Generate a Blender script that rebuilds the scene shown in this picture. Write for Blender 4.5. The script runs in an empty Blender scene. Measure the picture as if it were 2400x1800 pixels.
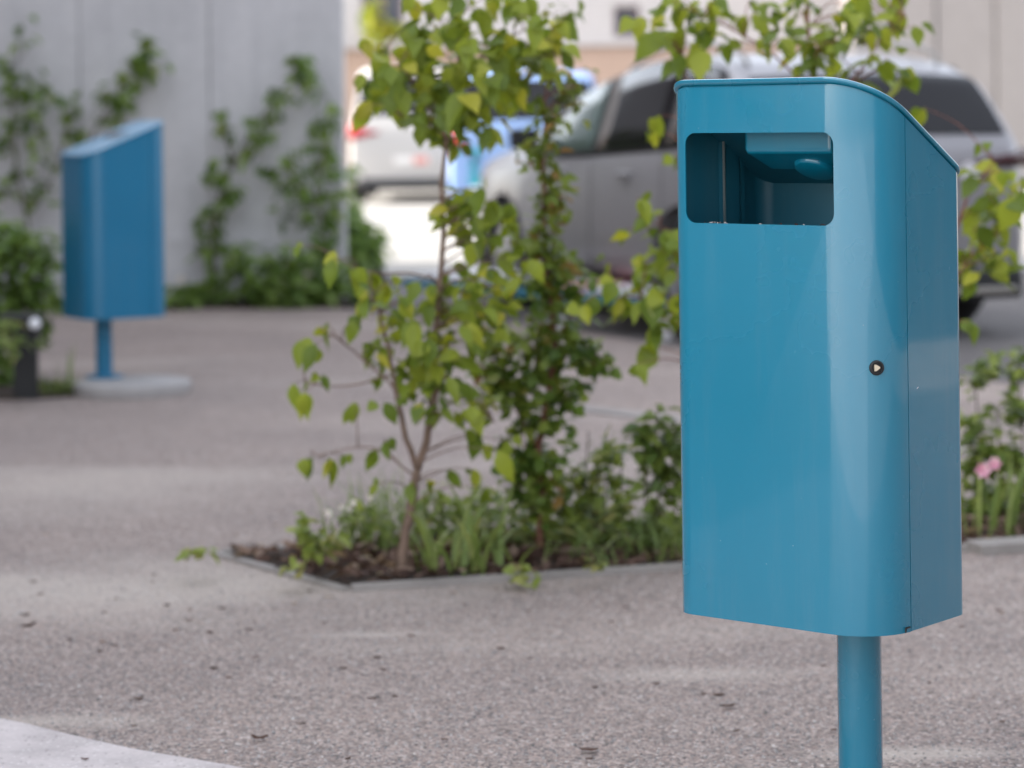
import bpy, bmesh, math, random
from math import sin, cos, pi, radians
from mathutils import Vector, Matrix, noise
random.seed(7)
SC = bpy.context.scene
COL = SC.collection

# ------------------------------------------------------------------ camera
F = 5900.0; H = 1.25; ROLL = .0125; CX, CY = 1200.0, 265.0     # photograph measured at 2400 x 1800
cd = bpy.data.cameras.new('camera'); cam = bpy.data.objects.new('camera', cd); COL.objects.link(cam)
SC.camera = cam
cr, sr = cos(ROLL), sin(ROLL)
cam.matrix_world = Matrix(((cr, sr, 0, 0), (0, 0, -1, 0), (-sr, cr, 0, H), (0, 0, 0, 1)))
cd.sensor_width = 36; cd.lens = F / 2400 * 36
cd.shift_x = (1200 - CX) / 2400; cd.shift_y = -(900 - CY) / 2400
cd.clip_start = .1; cd.clip_end = 600
cd.dof.use_dof = True; cd.dof.focus_distance = 4.15; cd.dof.aperture_fstop = 3.2; cd.dof.aperture_blades = 9

# ------------------------------------------------------------------ sky, sun, exposure
SUN_EL, SUN_AZ = radians(36), radians(-88)      # azimuth from +Y towards +X : sun stands to the left, slightly ahead
w = bpy.data.worlds.new('World'); SC.world = w; w.use_nodes = True
nt = w.node_tree; bg = nt.nodes['Background']
sky = nt.nodes.new('ShaderNodeTexSky'); sky.sky_type = 'NISHITA'; sky.sun_disc = False
sky.sun_elevation = SUN_EL; sky.sun_rotation = SUN_AZ; sky.air_density = 1.0; sky.dust_density = 2.5; sky.ozone_density = 1.0
hs = nt.nodes.new('ShaderNodeHueSaturation'); hs.inputs['Saturation'].default_value = .36
nt.links.new(sky.outputs[0], hs.inputs['Color']); nt.links.new(hs.outputs[0], bg.inputs[0])
bg.inputs[1].default_value = .15
sl = bpy.data.lights.new('sun', 'SUN'); sl.energy = 2.3; sl.angle = radians(.5); sl.color = (1, .94, .85)
sun = bpy.data.objects.new('sun', sl); COL.objects.link(sun)
sdir = Vector((sin(SUN_AZ) * cos(SUN_EL), cos(SUN_AZ) * cos(SUN_EL), sin(SUN_EL)))
sun.rotation_euler = sdir.to_track_quat('Z', 'Y').to_euler(); sun.location = (-20, 5, 30)
SC.view_settings.view_transform = 'Standard'; SC.view_settings.look = 'None'
SC.view_settings.exposure = 2.3; SC.view_settings.gamma = 1
SC.cycles.max_bounces = 8; SC.cycles.diffuse_bounces = 4; SC.cycles.glossy_bounces = 3
SC.cycles.transmission_bounces = 4; SC.cycles.caustics_reflective = False; SC.cycles.caustics_refractive = False
SC.cycles.sample_clamp_indirect = 6

# ------------------------------------------------------------------ pixel to place
def P(x, y, d=None, z=None):
    u, v = x - CX, y - CY
    a = (u * cr - v * sr) / F; b = (u * sr + v * cr) / F
    if d is None: d = (H - z) / b
    return Vector((a * d, d, H - b * d))
G = lambda x, y, z=0.0: P(x, y, z=z)
def lin(c):
    return tuple((v / 255 / 12.92 if v / 255 <= .04045 else ((v / 255 + .055) / 1.055) ** 2.4) for v in c)

# ------------------------------------------------------------------ materials
def mat(name, col=(.5, .5, .5), rough=.5, metal=0, coat=0, spec=.5, emit=None):
    m = bpy.data.materials.new(name); m.use_nodes = True
    b = m.node_tree.nodes['Principled BSDF']
    b.inputs['Base Color'].default_value = (*col, 1); b.inputs['Roughness'].default_value = rough
    b.inputs['Metallic'].default_value = metal; b.inputs['Coat Weight'].default_value = coat
    b.inputs['Specular IOR Level'].default_value = spec
    return m
def N(m, t, **kw):
    n = m.node_tree.nodes.new(t)
    for k, v in kw.items():
        if k in n.inputs.keys(): n.inputs[k].default_value = v
        else: setattr(n, k, v)
    return n
def L(m, a, b): m.node_tree.links.new(a, b)
def BS(m): return m.node_tree.nodes['Principled BSDF']
def ramp(m, src, stops, interp='LINEAR'):
    r = N(m, 'ShaderNodeValToRGB'); r.color_ramp.interpolation = interp
    e = r.color_ramp.elements
    while len(e) > 1: e.remove(e[-1])
    e[0].position = stops[0][0]; e[0].color = (*stops[0][1], 1)
    for p, c in stops[1:]:
        q = e.new(p); q.color = (*c, 1)
    L(m, src, r.inputs['Fac']); return r.outputs['Color']
def coords(m, kind='Object', scale=(1, 1, 1)):
    t = N(m, 'ShaderNodeTexCoord'); mp = N(m, 'ShaderNodeMapping'); mp.inputs['Scale'].default_value = scale
    L(m, t.outputs[kind], mp.inputs['Vector']); return mp.outputs['Vector']
def noise_t(m, vec, scale, detail=3, rough=.5):
    n = N(m, 'ShaderNodeTexNoise'); n.inputs['Scale'].default_value = scale; n.inputs['Detail'].default_value = detail
    n.inputs['Roughness'].default_value = rough; L(m, vec, n.inputs['Vector']); return n.outputs['Fac']
def mix(m, fac, a, b, mode='MIX'):
    n = N(m, 'ShaderNodeMix', data_type='RGBA', blend_type=mode)
    for s, v in ((n.inputs[0], fac), (n.inputs[6], a), (n.inputs[7], b)):
        if hasattr(v, 'links') or isinstance(v, bpy.types.NodeSocket): L(m, v, s)
        elif isinstance(v, (int, float)): s.default_value = v
        else: s.default_value = (*v, 1)
    return n.outputs[2]
def bump(m, h, strength=.3, dist=.002):
    b = N(m, 'ShaderNodeBump'); b.inputs['Strength'].default_value = strength; b.inputs['Distance'].default_value = dist
    L(m, h, b.inputs['Height']); L(m, b.outputs['Normal'], BS(m).inputs['Normal'])

def gravel_mat(name, base, dark, light, dust=0.0, scale=165, spots=()):
    m = mat(name, base, .9, spec=.25); v = coords(m)
    vo = N(m, 'ShaderNodeTexVoronoi'); vo.inputs['Scale'].default_value = scale; L(m, v, vo.inputs['Vector'])
    sep = N(m, 'ShaderNodeSeparateColor'); L(m, vo.outputs['Color'], sep.inputs[0])
    c = ramp(m, sep.outputs[0], [(0, dark), (.3, tuple(x * .72 for x in base)), (.7, base), (.93, tuple(x * 1.35 for x in base)), (1, light)])
    # warm and cool chips
    c = mix(m, ramp(m, sep.outputs[1], [(0, (0, 0, 0)), (.6, (0, 0, 0)), (1, (.45, .45, .45))]), c, (base[0] * 1.05, base[1] * .86, base[2] * .78))
    c = mix(m, ramp(m, sep.outputs[2], [(0, (0, 0, 0)), (.7, (0, 0, 0)), (1, (.4, .4, .4))]), c, (base[0] * .72, base[1] * .86, base[2] * .95))
    n1 = noise_t(m, v, 1.3, 5, .6); n2 = noise_t(m, v, 9, 4, .6)
    c = mix(m, .55, c, ramp(m, n1, [(.3, (.68, .67, .68)), (.7, (1.04, 1.01, .98))]), 'MULTIPLY')
    c = mix(m, .35, c, ramp(m, n2, [(.3, (.7, .7, .7)), (.7, (1, 1, 1))]), 'MULTIPLY')
    n3 = noise_t(m, v, 60, 3, .7)
    c = mix(m, .6, c, ramp(m, n3, [(.3, (.62, .62, .63)), (.7, (1.18, 1.17, 1.16))]), 'MULTIPLY')
    if dust:
        # sandy dust left lying in long low drifts
        vv = coords(m, scale=(.35, 1.0, 1)); d1 = noise_t(m, vv, 1.05, 5, .62)
        msk = ramp(m, d1, [(.50, (0, 0, 0)), (.70, (dust, dust, dust))])
        c = mix(m, msk, c, (.46, .40, .35))
        for (sx, sy, rx, ry, am) in spots:
            tc = N(m, 'ShaderNodeTexCoord'); mp = N(m, 'ShaderNodeMapping'); mp.vector_type = 'TEXTURE'
            mp.inputs['Location'].default_value = (sx, sy, 0); mp.inputs['Scale'].default_value = (rx, ry, 1); L(m, tc.outputs['Object'], mp.inputs['Vector'])
            ln_ = N(m, 'ShaderNodeVectorMath', operation='LENGTH'); L(m, mp.outputs['Vector'], ln_.inputs[0])
            nz = noise_t(m, vv, 3.5, 5, .65); ad = N(m, 'ShaderNodeMath', operation='MULTIPLY_ADD'); L(m, nz, ad.inputs[0]); ad.inputs[1].default_value = 1.6; L(m, ln_.outputs['Value'], ad.inputs[2])
            hf = N(m, 'ShaderNodeMath', operation='MULTIPLY'); L(m, ad.outputs[0], hf.inputs[0]); hf.inputs[1].default_value = .4
            c = mix(m, ramp(m, hf.outputs[0], [(.40, (am, am, am)), (.72, (0, 0, 0))]), c, (.50, .44, .385))
    L(m, c, BS(m).inputs['Base Color'])
    bump(m, vo.outputs['Distance'], .35, .003)
    return m
def concrete_mat(name, base, scale=2.0, var=.25, rough=.85):
    m = mat(name, base, rough, spec=.3); v = coords(m)
    n1 = noise_t(m, v, scale, 6, .62); n2 = noise_t(m, v, scale * 14, 4, .6)
    lo = tuple(x * (1 - var) for x in base); hi = tuple(min(.9, x * (1 + var * .5)) for x in base)
    c = ramp(m, n1, [(.3, lo), (.55, base), (.75, hi)])
    c = mix(m, .3, c, ramp(m, n2, [(.35, (.75, .75, .75)), (.65, (1.05, 1.05, 1.05))]), 'MULTIPLY')
    L(m, c, BS(m).inputs['Base Color']); bump(m, n2, .2, .004)
    return m
def leaf_mat(name, dark, mid, light, odd=None, rough=.45):
    m = mat(name, mid, rough, spec=.35)
    a = N(m, 'ShaderNodeAttribute'); a.attribute_name = 'tint'
    st = [(0, dark), (.45, mid), (.86, light), (1, odd or light)]
    c = ramp(m, a.outputs['Fac'], st)
    L(m, c, BS(m).inputs['Base Color'])
    tr = N(m, 'ShaderNodeBsdfTranslucent'); L(m, mix(m, .6, c, (1.0, 1.0, .45), 'MULTIPLY'), tr.inputs['Color'])
    mx = N(m, 'ShaderNodeMixShader'); mx.inputs[0].default_value = .45
    L(m, BS(m).outputs[0], mx.inputs[1]); L(m, tr.outputs[0], mx.inputs[2])
    L(m, mx.outputs[0], m.node_tree.nodes['Material Output'].inputs['Surface'])
    return m
def paint_mat(name, col, rough=.33, speck=True, coat=0):
    m = mat(name, col, rough, spec=.5, coat=coat); v = coords(m)
    n1 = noise_t(m, v, 3.5, 4, .55); n2 = noise_t(m, v, 700, 2, .5)
    c = mix(m, .5, col, ramp(m, n1, [(.3, tuple(x * .93 for x in col)), (.7, tuple(x * 1.05 for x in col))]))
    st_ = noise_t(m, coords(m, scale=(9, 9, .8)), 2.2, 5, .65)
    c = mix(m, ramp(m, st_, [(.50, (0, 0, 0)), (.75, (.05, .05, .05))]), c, (.34, .34, .32))
    if speck:
        vo = N(m, 'ShaderNodeTexVoronoi'); vo.inputs['Scale'].default_value = 55; L(m, v, vo.inputs['Vector'])
        sep = N(m, 'ShaderNodeSeparateColor'); L(m, vo.outputs['Color'], sep.inputs[0])
        s1 = ramp(m, vo.outputs['Distance'], [(0, (1, 1, 1)), (.035, (1, 1, 1)), (.06, (0, 0, 0))])
        s2 = ramp(m, sep.outputs[0], [(.86, (0, 0, 0)), (.9, (.4, .4, .4))])
        c = mix(m, mix(m, 1.0, s1, s2, 'MULTIPLY'), c, (.45, .45, .42))
    L(m, c, BS(m).inputs['Base Color'])
    n3 = noise_t(m, v, 2.0, 5, .6)
    L(m, ramp(m, n3, [(.3, (rough * .88,) * 3), (.7, (rough * 1.15,) * 3)]), BS(m).inputs['Roughness'])
    bump(m, n2, .05, .0004)
    return m

M = {}
M['path'] = gravel_mat('gravel_path', (.350, .288, .258), (.07, .065, .065), (.62, .57, .53), dust=.35, spots=[(*G(430, 1372)[:2], 1.1, .50, .45), (*G(40, 1165)[:2], 1.0, .8, .25), (*G(330, 1130)[:2], .9, .4, .2), (*G(1650, 1580)[:2], .35, .10, .35), (*G(880, 1488)[:2], .22, .05, .45), (*G(120, 1690)[:2], .34, .11, .5), (*G(2150, 1770)[:2], .25, .08, .5)])
M['lot'] = gravel_mat('dark_asphalt', (.15, .14, .138), (.07, .07, .07), (.3, .29, .28), scale=120)
M['pavement'] = concrete_mat('pale_pavement', (.26, .25, .235), 1.2, .12)
M['apron'] = concrete_mat('pale_concrete', (.50, .445, .43), 7, .22)
_m = M['apron']; _b = BS(_m).inputs['Base Color']; _src = _b.links[0].from_socket; _vo = N(_m, 'ShaderNodeTexVoronoi'); _vo.inputs['Scale'].default_value = 90; L(_m, coords(_m), _vo.inputs['Vector'])
_sp = N(_m, 'ShaderNodeSeparateColor'); L(_m, _vo.outputs['Color'], _sp.inputs[0])
_c = mix(_m, mix(_m, 1.0, ramp(_m, _vo.outputs['Distance'], [(.15, (1, 1, 1)), (.35, (0, 0, 0))]), ramp(_m, _sp.outputs[0], [(.72, (0, 0, 0)), (.8, (.8, .8, .8))]), 'MULTIPLY'), _src, (.16, .13, .12))
_c = mix(_m, mix(_m, 1.0, ramp(_m, _vo.outputs['Distance'], [(.2, (1, 1, 1)), (.4, (0, 0, 0))]), ramp(_m, _sp.outputs[1], [(.6, (0, 0, 0)), (.8, (.6, .6, .6))]), 'MULTIPLY'), _c, (.68, .64, .62))
L(_m, _c, _b)

M['kerb'] = concrete_mat('kerb_concrete', (.30, .275, .255), 4, .2)
M['footing'] = concrete_mat('footing_concrete', (.36, .34, .33), 5, .15)
M['soil'] = concrete_mat('dark_soil', (.05, .036, .028), 9, .5, .95)
M['bark'] = leaf_mat('bark_mulch', (.06, .032, .025), (.19, .115, .09), (.38, .27, .21), (.50, .41, .35), .9)
M['wall'] = concrete_mat('cast_concrete', (.55, .535, .54), 1.1, .14)
_m = M['wall']; _b = BS(_m).inputs['Base Color']; _src = _b.links[0].from_socket
_st = noise_t(_m, coords(_m, scale=(5, 5, .35)), 1.6, 6, .65)
_c = mix(_m, .6, _src, ramp(_m, _st, [(.35, (.84, .845, .855)), (.55, (1, 1, 1)), (.75, (1.06, 1.05, 1.03))]), 'MULTIPLY')
L(_m, _c, _b)
M['blue'] = paint_mat('blue_powder_coat', (.002, .152, .240), .27, coat=.75)
M['blue_shaded'] = paint_mat('blue_powder_coat_shaded', (.008, .10, .15), .5, False)  # darker copy of the bin blue, interior shade put into the colour
M['bluef'] = paint_mat('blue_powder_coat_matt', (.006, .145, .27), .38, False, coat=.1)
M['lotblue'] = paint_mat('teal_rail_paint', (.02, .15, .22), .4, False)
M['black'] = mat('black_metal', (.007, .007, .008), .6)
M['rubber'] = mat('tyre_rubber', (.012, .012, .012), .8)
M['plastic'] = mat('black_trim', (.015, .015, .017), .55)
M['steel'] = mat('steel', (.62, .60, .55), .35, 1)
M['alloy'] = mat('alloy_wheel', (.35, .35, .36), .35, .8)
M['brass'] = mat('lock_core', (.62, .55, .42), .4, .6)
M['lens'] = mat('white_lens', (.75, .75, .78), .3)
M['glass'] = mat('dark_car_glass', (.008, .007, .008), .08, spec=.3)
M['glass_reflect'] = mat('mint_reflection_glass', (.10, .14, .125), .08, spec=.6)  # mint reflection on the front side windows put into the base colour
M['red'] = mat('red_lamp_plastic', (.35, .012, .02), .2)
M['darkred'] = mat('smoked_lamp_plastic', (.05, .008, .01), .2)
M['plate'] = mat('plate_white', (.65, .63, .6), .5)
M['platered'] = mat('plate_red_band', (.6, .25, .22), .5)
M['teal'] = mat('teal_decal', (.03, .35, .42), .5)
M['grey_paint'] = mat('warm_grey_paint', (.17, .155, .14), .33, .35, coat=.6)
M['silver_paint'] = mat('lilac_silver_paint', (.255, .245, .255), .4, .3, coat=.3)
M['white_paint'] = mat('white_paint', (.42, .40, .38), .35, 0, coat=.4)
M['light_blue_paint'] = mat('light_blue_paint', (.22, .34, .60), .35, 0, coat=.4)
M['beige_paint'] = mat('beige_paint', (.5, .42, .32), .4)
M['facade'] = concrete_mat('cream_render', (.47, .44, .43), .5, .06)
M['peach'] = concrete_mat('peach_render', (.42, .30, .235), .6, .08)
M['beige_wall'] = concrete_mat('beige_render', (.30, .27, .255), .5, .06)
M['win'] = mat('window_glass', (.05, .055, .08), .1, spec=.6)
M['winframe'] = mat('window_frame', (.22, .14, .14), .5)
M['roof'] = mat('roof_sheet', (.12, .1, .09), .7)
M['board_white'] = mat('white_board', (.6, .58, .6), .4)
M['board_pink'] = mat('pink_board', (.62, .28, .3), .4)
M['pink'] = leaf_mat('pink_petals', (.65, .28, .42), (.75, .38, .52), (.8, .5, .62))
M['white_petal'] = leaf_mat('pale_petals', (.6, .5, .5), (.7, .62, .62), (.78, .74, .72))
M['leafA'] = leaf_mat('broad_leaves', (.07, .12, .018), (.17, .23, .024), (.30, .345, .035), (.50, .44, .05))
M['leafB'] = leaf_mat('small_dark_leaves', (.06, .12, .02), (.14, .21, .034), (.22, .27, .045), (.30, .16, .05))
M['leafBG'] = leaf_mat('climber_leaves', (.07, .13, .028), (.15, .235, .045), (.24, .33, .08), (.2, .2, .07))
M['leafC'] = leaf_mat('border_leaves', (.08, .13, .028), (.18, .24, .048), (.31, .36, .08), (.3, .27, .1))
M['grass'] = leaf_mat('grass_blades', (.09, .14, .035), (.18, .25, .07), (.32, .38, .13), (.35, .32, .15))
M['stemA'] = concrete_mat('sapling_bark', (.20, .135, .10), 30, .35)
M['stemB'] = concrete_mat('reddish_stem', (.20, .085, .06), 30, .3)
M['stemG'] = concrete_mat('climber_stem', (.09, .075, .045), 30, .3)

# ------------------------------------------------------------------ object helpers
def link(o, parent=None):
    COL.objects.link(o)
    if parent is not None: o.parent = parent
    return o
def meshobj(name, verts, faces, m, parent=None, smooth=False, tint=None):
    me = bpy.data.meshes.new(name); me.from_pydata([tuple(v) for v in verts], [], faces)
    ms = m if isinstance(m, (list, tuple)) else [m]
    for q in ms: me.materials.append(q)
    if smooth: me.polygons.foreach_set('use_smooth', [True] * len(me.polygons))
    if tint is not None:
        a = me.attributes.new('tint', 'FLOAT', 'POINT'); a.data.foreach_set('value', tint)
    me.update()
    return link(bpy.data.objects.new(name, me), parent)
def tag(o, label=None, cat=None, group=None, kind=None):
    if label: o['label'] = label
    if cat: o['category'] = cat
    if group: o['group'] = group
    if kind: o['kind'] = kind
    return o
def thing(name, label, cat, loc=(0, 0, 0), rz=0, group=None):
    o = bpy.data.objects.new(name, None); o.location = loc; o.rotation_euler = (0, 0, rz); o.empty_display_size = .1
    return tag(link(o), label, cat, group)
class MB:
    def __init__(s): s.v = []; s.f = []; s.t = []
    def add(s, vs, fs, t=0.0):
        o = len(s.v); s.v += [Vector(v) for v in vs]; s.f += [tuple(i + o for i in f) for f in fs]; s.t += [t] * len(vs)
    def box(s, c, d, rz=0, mtx=None):
        vs = [Vector((x * d[0] / 2, y * d[1] / 2, z * d[2] / 2)) for x in (-1, 1) for y in (-1, 1) for z in (-1, 1)]
        R = mtx or Matrix.Rotation(rz, 3, 'Z'); vs = [R @ v + Vector(c) for v in vs]
        s.add(vs, [(0, 1, 3, 2), (4, 6, 7, 5), (0, 4, 5, 1), (2, 3, 7, 6), (0, 2, 6, 4), (1, 5, 7, 3)])
    def tube(s, pts, rad, n=8, t=0.0, cap=True):
        pts = [Vector(p) for p in pts]; rad = rad if isinstance(rad, (list, tuple)) else [rad] * len(pts)
        vs = []; up = Vector((0, 0, 1))
        for i, p in enumerate(pts):
            d = (pts[min(i + 1, len(pts) - 1)] - pts[max(i - 1, 0)]).normalized()
            a = d.cross(up if abs(d.z) < .9 else Vector((1, 0, 0))).normalized(); b = a.cross(d)
            vs += [p + (a * cos(2 * pi * k / n) + b * sin(2 * pi * k / n)) * rad[i] for k in range(n)]
        fs = [(i * n + k, i * n + (k + 1) % n, (i + 1) * n + (k + 1) % n, (i + 1) * n + k) for i in range(len(pts) - 1) for k in range(n)]
        if cap: fs += [tuple(range(n - 1, -1, -1)), tuple(range((len(pts) - 1) * n, len(pts) * n))]
        s.add(vs, fs, t)
    def lathe(s, prof, n=40, mtx=None):      # profile (r, z)
        vs = []; fs = []
        for r_, z in prof: vs += [Vector((r_ * cos(2 * pi * k / n), r_ * sin(2 * pi * k / n), z)) for k in range(n)]
        if mtx: vs = [mtx @ v for v in vs]
        for i in range(len(prof) - 1):
            fs += [(i * n + k, i * n + (k + 1) % n, (i + 1) * n + (k + 1) % n, (i + 1) * n + k) for k in range(n)]
        fs += [tuple(range(n - 1, -1, -1)), tuple(range((len(prof) - 1) * n, len(prof) * n))]
        s.add(vs, fs)
    def obj(s, name, m, parent=None, smooth=False, tint=False, bevel=0):
        o = meshobj(name, s.v, s.f, m, parent, smooth, s.t if tint else None)
        if bevel:
            b = o.modifiers.new('bevel', 'BEVEL'); b.width = bevel; b.segments = 3; b.limit_method = 'ANGLE'
        return o
def shade_auto(o, ang=35):
    me = o.data
    me.polygons.foreach_set('use_smooth', [True] * len(me.polygons))
    bm = bmesh.new(); bm.from_mesh(me)
    for e in bm.edges:
        e.smooth = not (len(e.link_faces) == 2 and e.calc_face_angle(0) > radians(ang))
    bm.to_mesh(me); bm.free()
def bake(o):      # apply the modifiers
    dg = bpy.context.evaluated_depsgraph_get(); dg.update()
    me = bpy.data.meshes.new_from_object(o.evaluated_get(dg), depsgraph=dg)
    o.modifiers.clear(); o.data = me
def cut(o, cutters):
    for c in cutters:
        b = o.modifiers.new('cut', 'BOOLEAN'); b.operation = 'DIFFERENCE'; b.solver = 'EXACT'; b.object = c
    bake(o)
    for c in cutters: bpy.data.objects.remove(c, do_unlink=True)
def sheet(name, pts, z, m, thick=0):
    pts = [Vector((p[0], p[1], z)) for p in pts]; n = len(pts)
    if not thick: return meshobj(name, pts, [tuple(range(n))], m)
    lo = [p - Vector((0, 0, thick)) for p in pts]
    return meshobj(name, pts + lo, [tuple(range(n)), tuple(range(2 * n - 1, n - 1, -1))] + [(i, n + i, n + (i + 1) % n, (i + 1) % n) for i in range(n)], m)
def ccw(pts):
    a = sum(pts[i][0] * pts[(i + 1) % len(pts)][1] - pts[(i + 1) % len(pts)][0] * pts[i][1] for i in range(len(pts)))
    return pts if a > 0 else pts[::-1]

def dense(pts, k=4):     # Catmull-Rom through the points
    out = []
    for i in range(len(pts) - 1):
        p0 = pts[max(i - 1, 0)]; p1 = pts[i]; p2 = pts[i + 1]; p3 = pts[min(i + 2, len(pts) - 1)]
        for j in range(k):
            t = j / k
            out.append(.5 * ((2 * p1) + (-p0 + p2) * t + (2 * p0 - 5 * p1 + 4 * p2 - p3) * t * t + (-p0 + 3 * p1 - 3 * p2 + p3) * t ** 3))
    out.append(pts[-1]); return out

# ------------------------------------------------------------------ ground
g = meshobj('ground', [(-150, -120, 0), (150, -120, 0), (150, 260, 0), (-150, 260, 0)], [(0, 1, 2, 3)], M['path']); tag(g, kind='structure')
lot = [G(848, 729), G(1120, 748), G(1380, 781), G(1587, 814), G(2400, 902), G(3600, 1030), (60, 12, 0), (60, 19.3, 0), (-3, 19.3, 0)]
tag(sheet('parking_asphalt', ccw(lot), .004, M['lot']), kind='structure')
tag(sheet('sunlit_pavement', [(-8, 19.3), (60, 19.3), (60, 120), (-8, 120)], .008, M['pavement']), kind='structure')
ap = [G(-260, 1650), G(-80, 1672), G(60, 1700), G(170, 1727), G(300, 1757), G(420, 1778), G(540, 1798), G(640, 1822), G(900, 1900), (.9, 1.5, 0), (2.5, -6, 0), (9, -14, 0), (9, -70, 0), (-60, -70, 0), (-60, 1.0, 0), (-5, 1.0, 0)]  # carried on unseen behind the camera as a pale reflector for the bin
tag(sheet('concrete_apron', ccw(ap), .004, M['apron']), kind='structure')
k0, k1 = G(1290, 957), G(2700, 1118)
dk = (k1 - k0).normalized(); nk = Vector((-dk.y, dk.x, 0))
tag(sheet('flush_kerb', ccw([k0, k1, k1 + nk * .13, k0 + nk * .13]), .006, M['kerb']), kind='structure')

# ------------------------------------------------------------------ planting beds
c0, cL, cR, cB = G(822, 1384), G(521, 1301), G(2600, 1264), G(1254, 1257)
db = (cB - cL).normalized(); cBR = cL + db * 9
bed = ccw([c0, cR, cL + db * ((cR.x - cL.x) / db.x), cL])
tag(sheet('planting_bed_soil', bed, .008, M['soil'], .02), kind='structure')
def strip(name, a, b, wid, z, m):
    d = (b - a).normalized(); n_ = Vector((-d.y, d.x, 0)) * wid
    vs = []
    for q in (a, b, b + n_, a + n_): vs += [Vector((q.x, q.y, -.02)), Vector((q.x, q.y, z))]
    mb = MB(); mb.add(vs, [(0, 2, 3, 1), (2, 4, 5, 3), (4, 6, 7, 5), (6, 0, 1, 7), (1, 3, 5, 7), (0, 6, 4, 2)])
    return mb
e1_ = strip('e', c0, G(2262, 1289), -.022, .018, M['kerb']).obj('bed_edging', M['kerb'])
tag(e1_, 'thin pale edging strip along the front of the mulch bed', 'edging')
e2_ = strip('e', cL, c0, -.03, .010, M['kerb']).obj('bed_edging', M['kerb'])
tag(e2_, 'short pale edging strip slanting across the left end of the mulch bed', 'edging')
e3_ = strip('e', cL + db * 4.6, cL, -.022, .014, M['kerb']).obj('bed_edging', M['kerb'])
tag(e3_, 'pale edging strip along the back of the mulch bed', 'edging')
e4_ = strip('e', G(2262.5, 1289), G(2700, 1258), -.10, .028, M['kerb']).obj('bed_kerb', M['kerb'])
tag(e4_, 'wider concrete kerb of the bed, right of the blue bin', 'kerb')

def in_poly(p, poly):
    c = False
    for i in range(len(poly)):
        a, b = poly[i], poly[i - 1]
        if (a[1] > p[1]) != (b[1] > p[1]) and p[0] < (b[0] - a[0]) * (p[1] - a[1]) / (b[1] - a[1]) + a[0]: c = not c
    return c
mb = MB()
R_ = random.Random(3)
for i in range(7000):
    p = Vector((R_.uniform(-.9, 2.4), R_.uniform(6.4, 8.2), .012))
    if not in_poly(p, bed): continue
    a, b = R_.uniform(.010, .040), R_.uniform(.004, .013)
    rot = Matrix.Rotation(R_.uniform(0, 6.3), 3, 'Z') @ Matrix.Rotation(R_.gauss(0, .45), 3, 'X') @ Matrix.Rotation(R_.gauss(0, .35), 3, 'Y')
    z = R_.uniform(.0, .022); t = R_.random() ** 1.6
    vs = [rot @ Vector(q) + p + Vector((0, 0, z)) for q in ((-a, -b, 0), (0, -b * 1.2, .004), (a, -b * .7, 0), (a * 1.1, b * .6, .001), (0, b, .004), (-a, b * .8, 0))]
    mb.add(vs, [(0, 1, 4, 5), (1, 2, 3, 4)], t)
tag(mb.obj('bark_mulch', M['bark'], tint=True), 'brown bark mulch covering the soil of the planting bed', 'mulch', kind='stuff')

# ------------------------------------------------------------------ litter bins
def outline(W, D, rf, rl, rb, off=0, seg=14):
    pts = []
    for cx_, cy_, rr, a0 in ((-rf, rf, rf, -90), (-rb, D - rb, rb, 0), (-W + rb, D - rb, rb, 90), (-W + rl, rl, rl, 180)):
        for i in range(seg + 1):
            a = radians(a0 + 90 * i / seg); pts.append((cx_ + (rr + off) * cos(a), cy_ + (rr + off) * sin(a)))
    return pts
def shell(pts, inn, zb, ztop, closed=False):
    n = len(pts); vs = []; fs = []
    for (x, y), (a, b) in zip(pts, inn):
        vs += [(x, y, zb), (x, y, ztop(y)), (a, b, zb), (a, b, ztop(b))]
    rng = range(n if closed else n - 1)
    for i in rng:
        j = (i + 1) % n; a, b = 4 * i, 4 * j
        fs += [(a, b, b + 1, a + 1), (a + 2, a + 3, b + 3, b + 2), (a + 1, b + 1, b + 3, a + 3), (a, a + 2, b + 2, b)]
    if not closed:
        e = 4 * (n - 1); fs += [(0, 1, 3, 2), (e, e + 2, e + 3, e + 1)]
    return vs, fs
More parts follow.
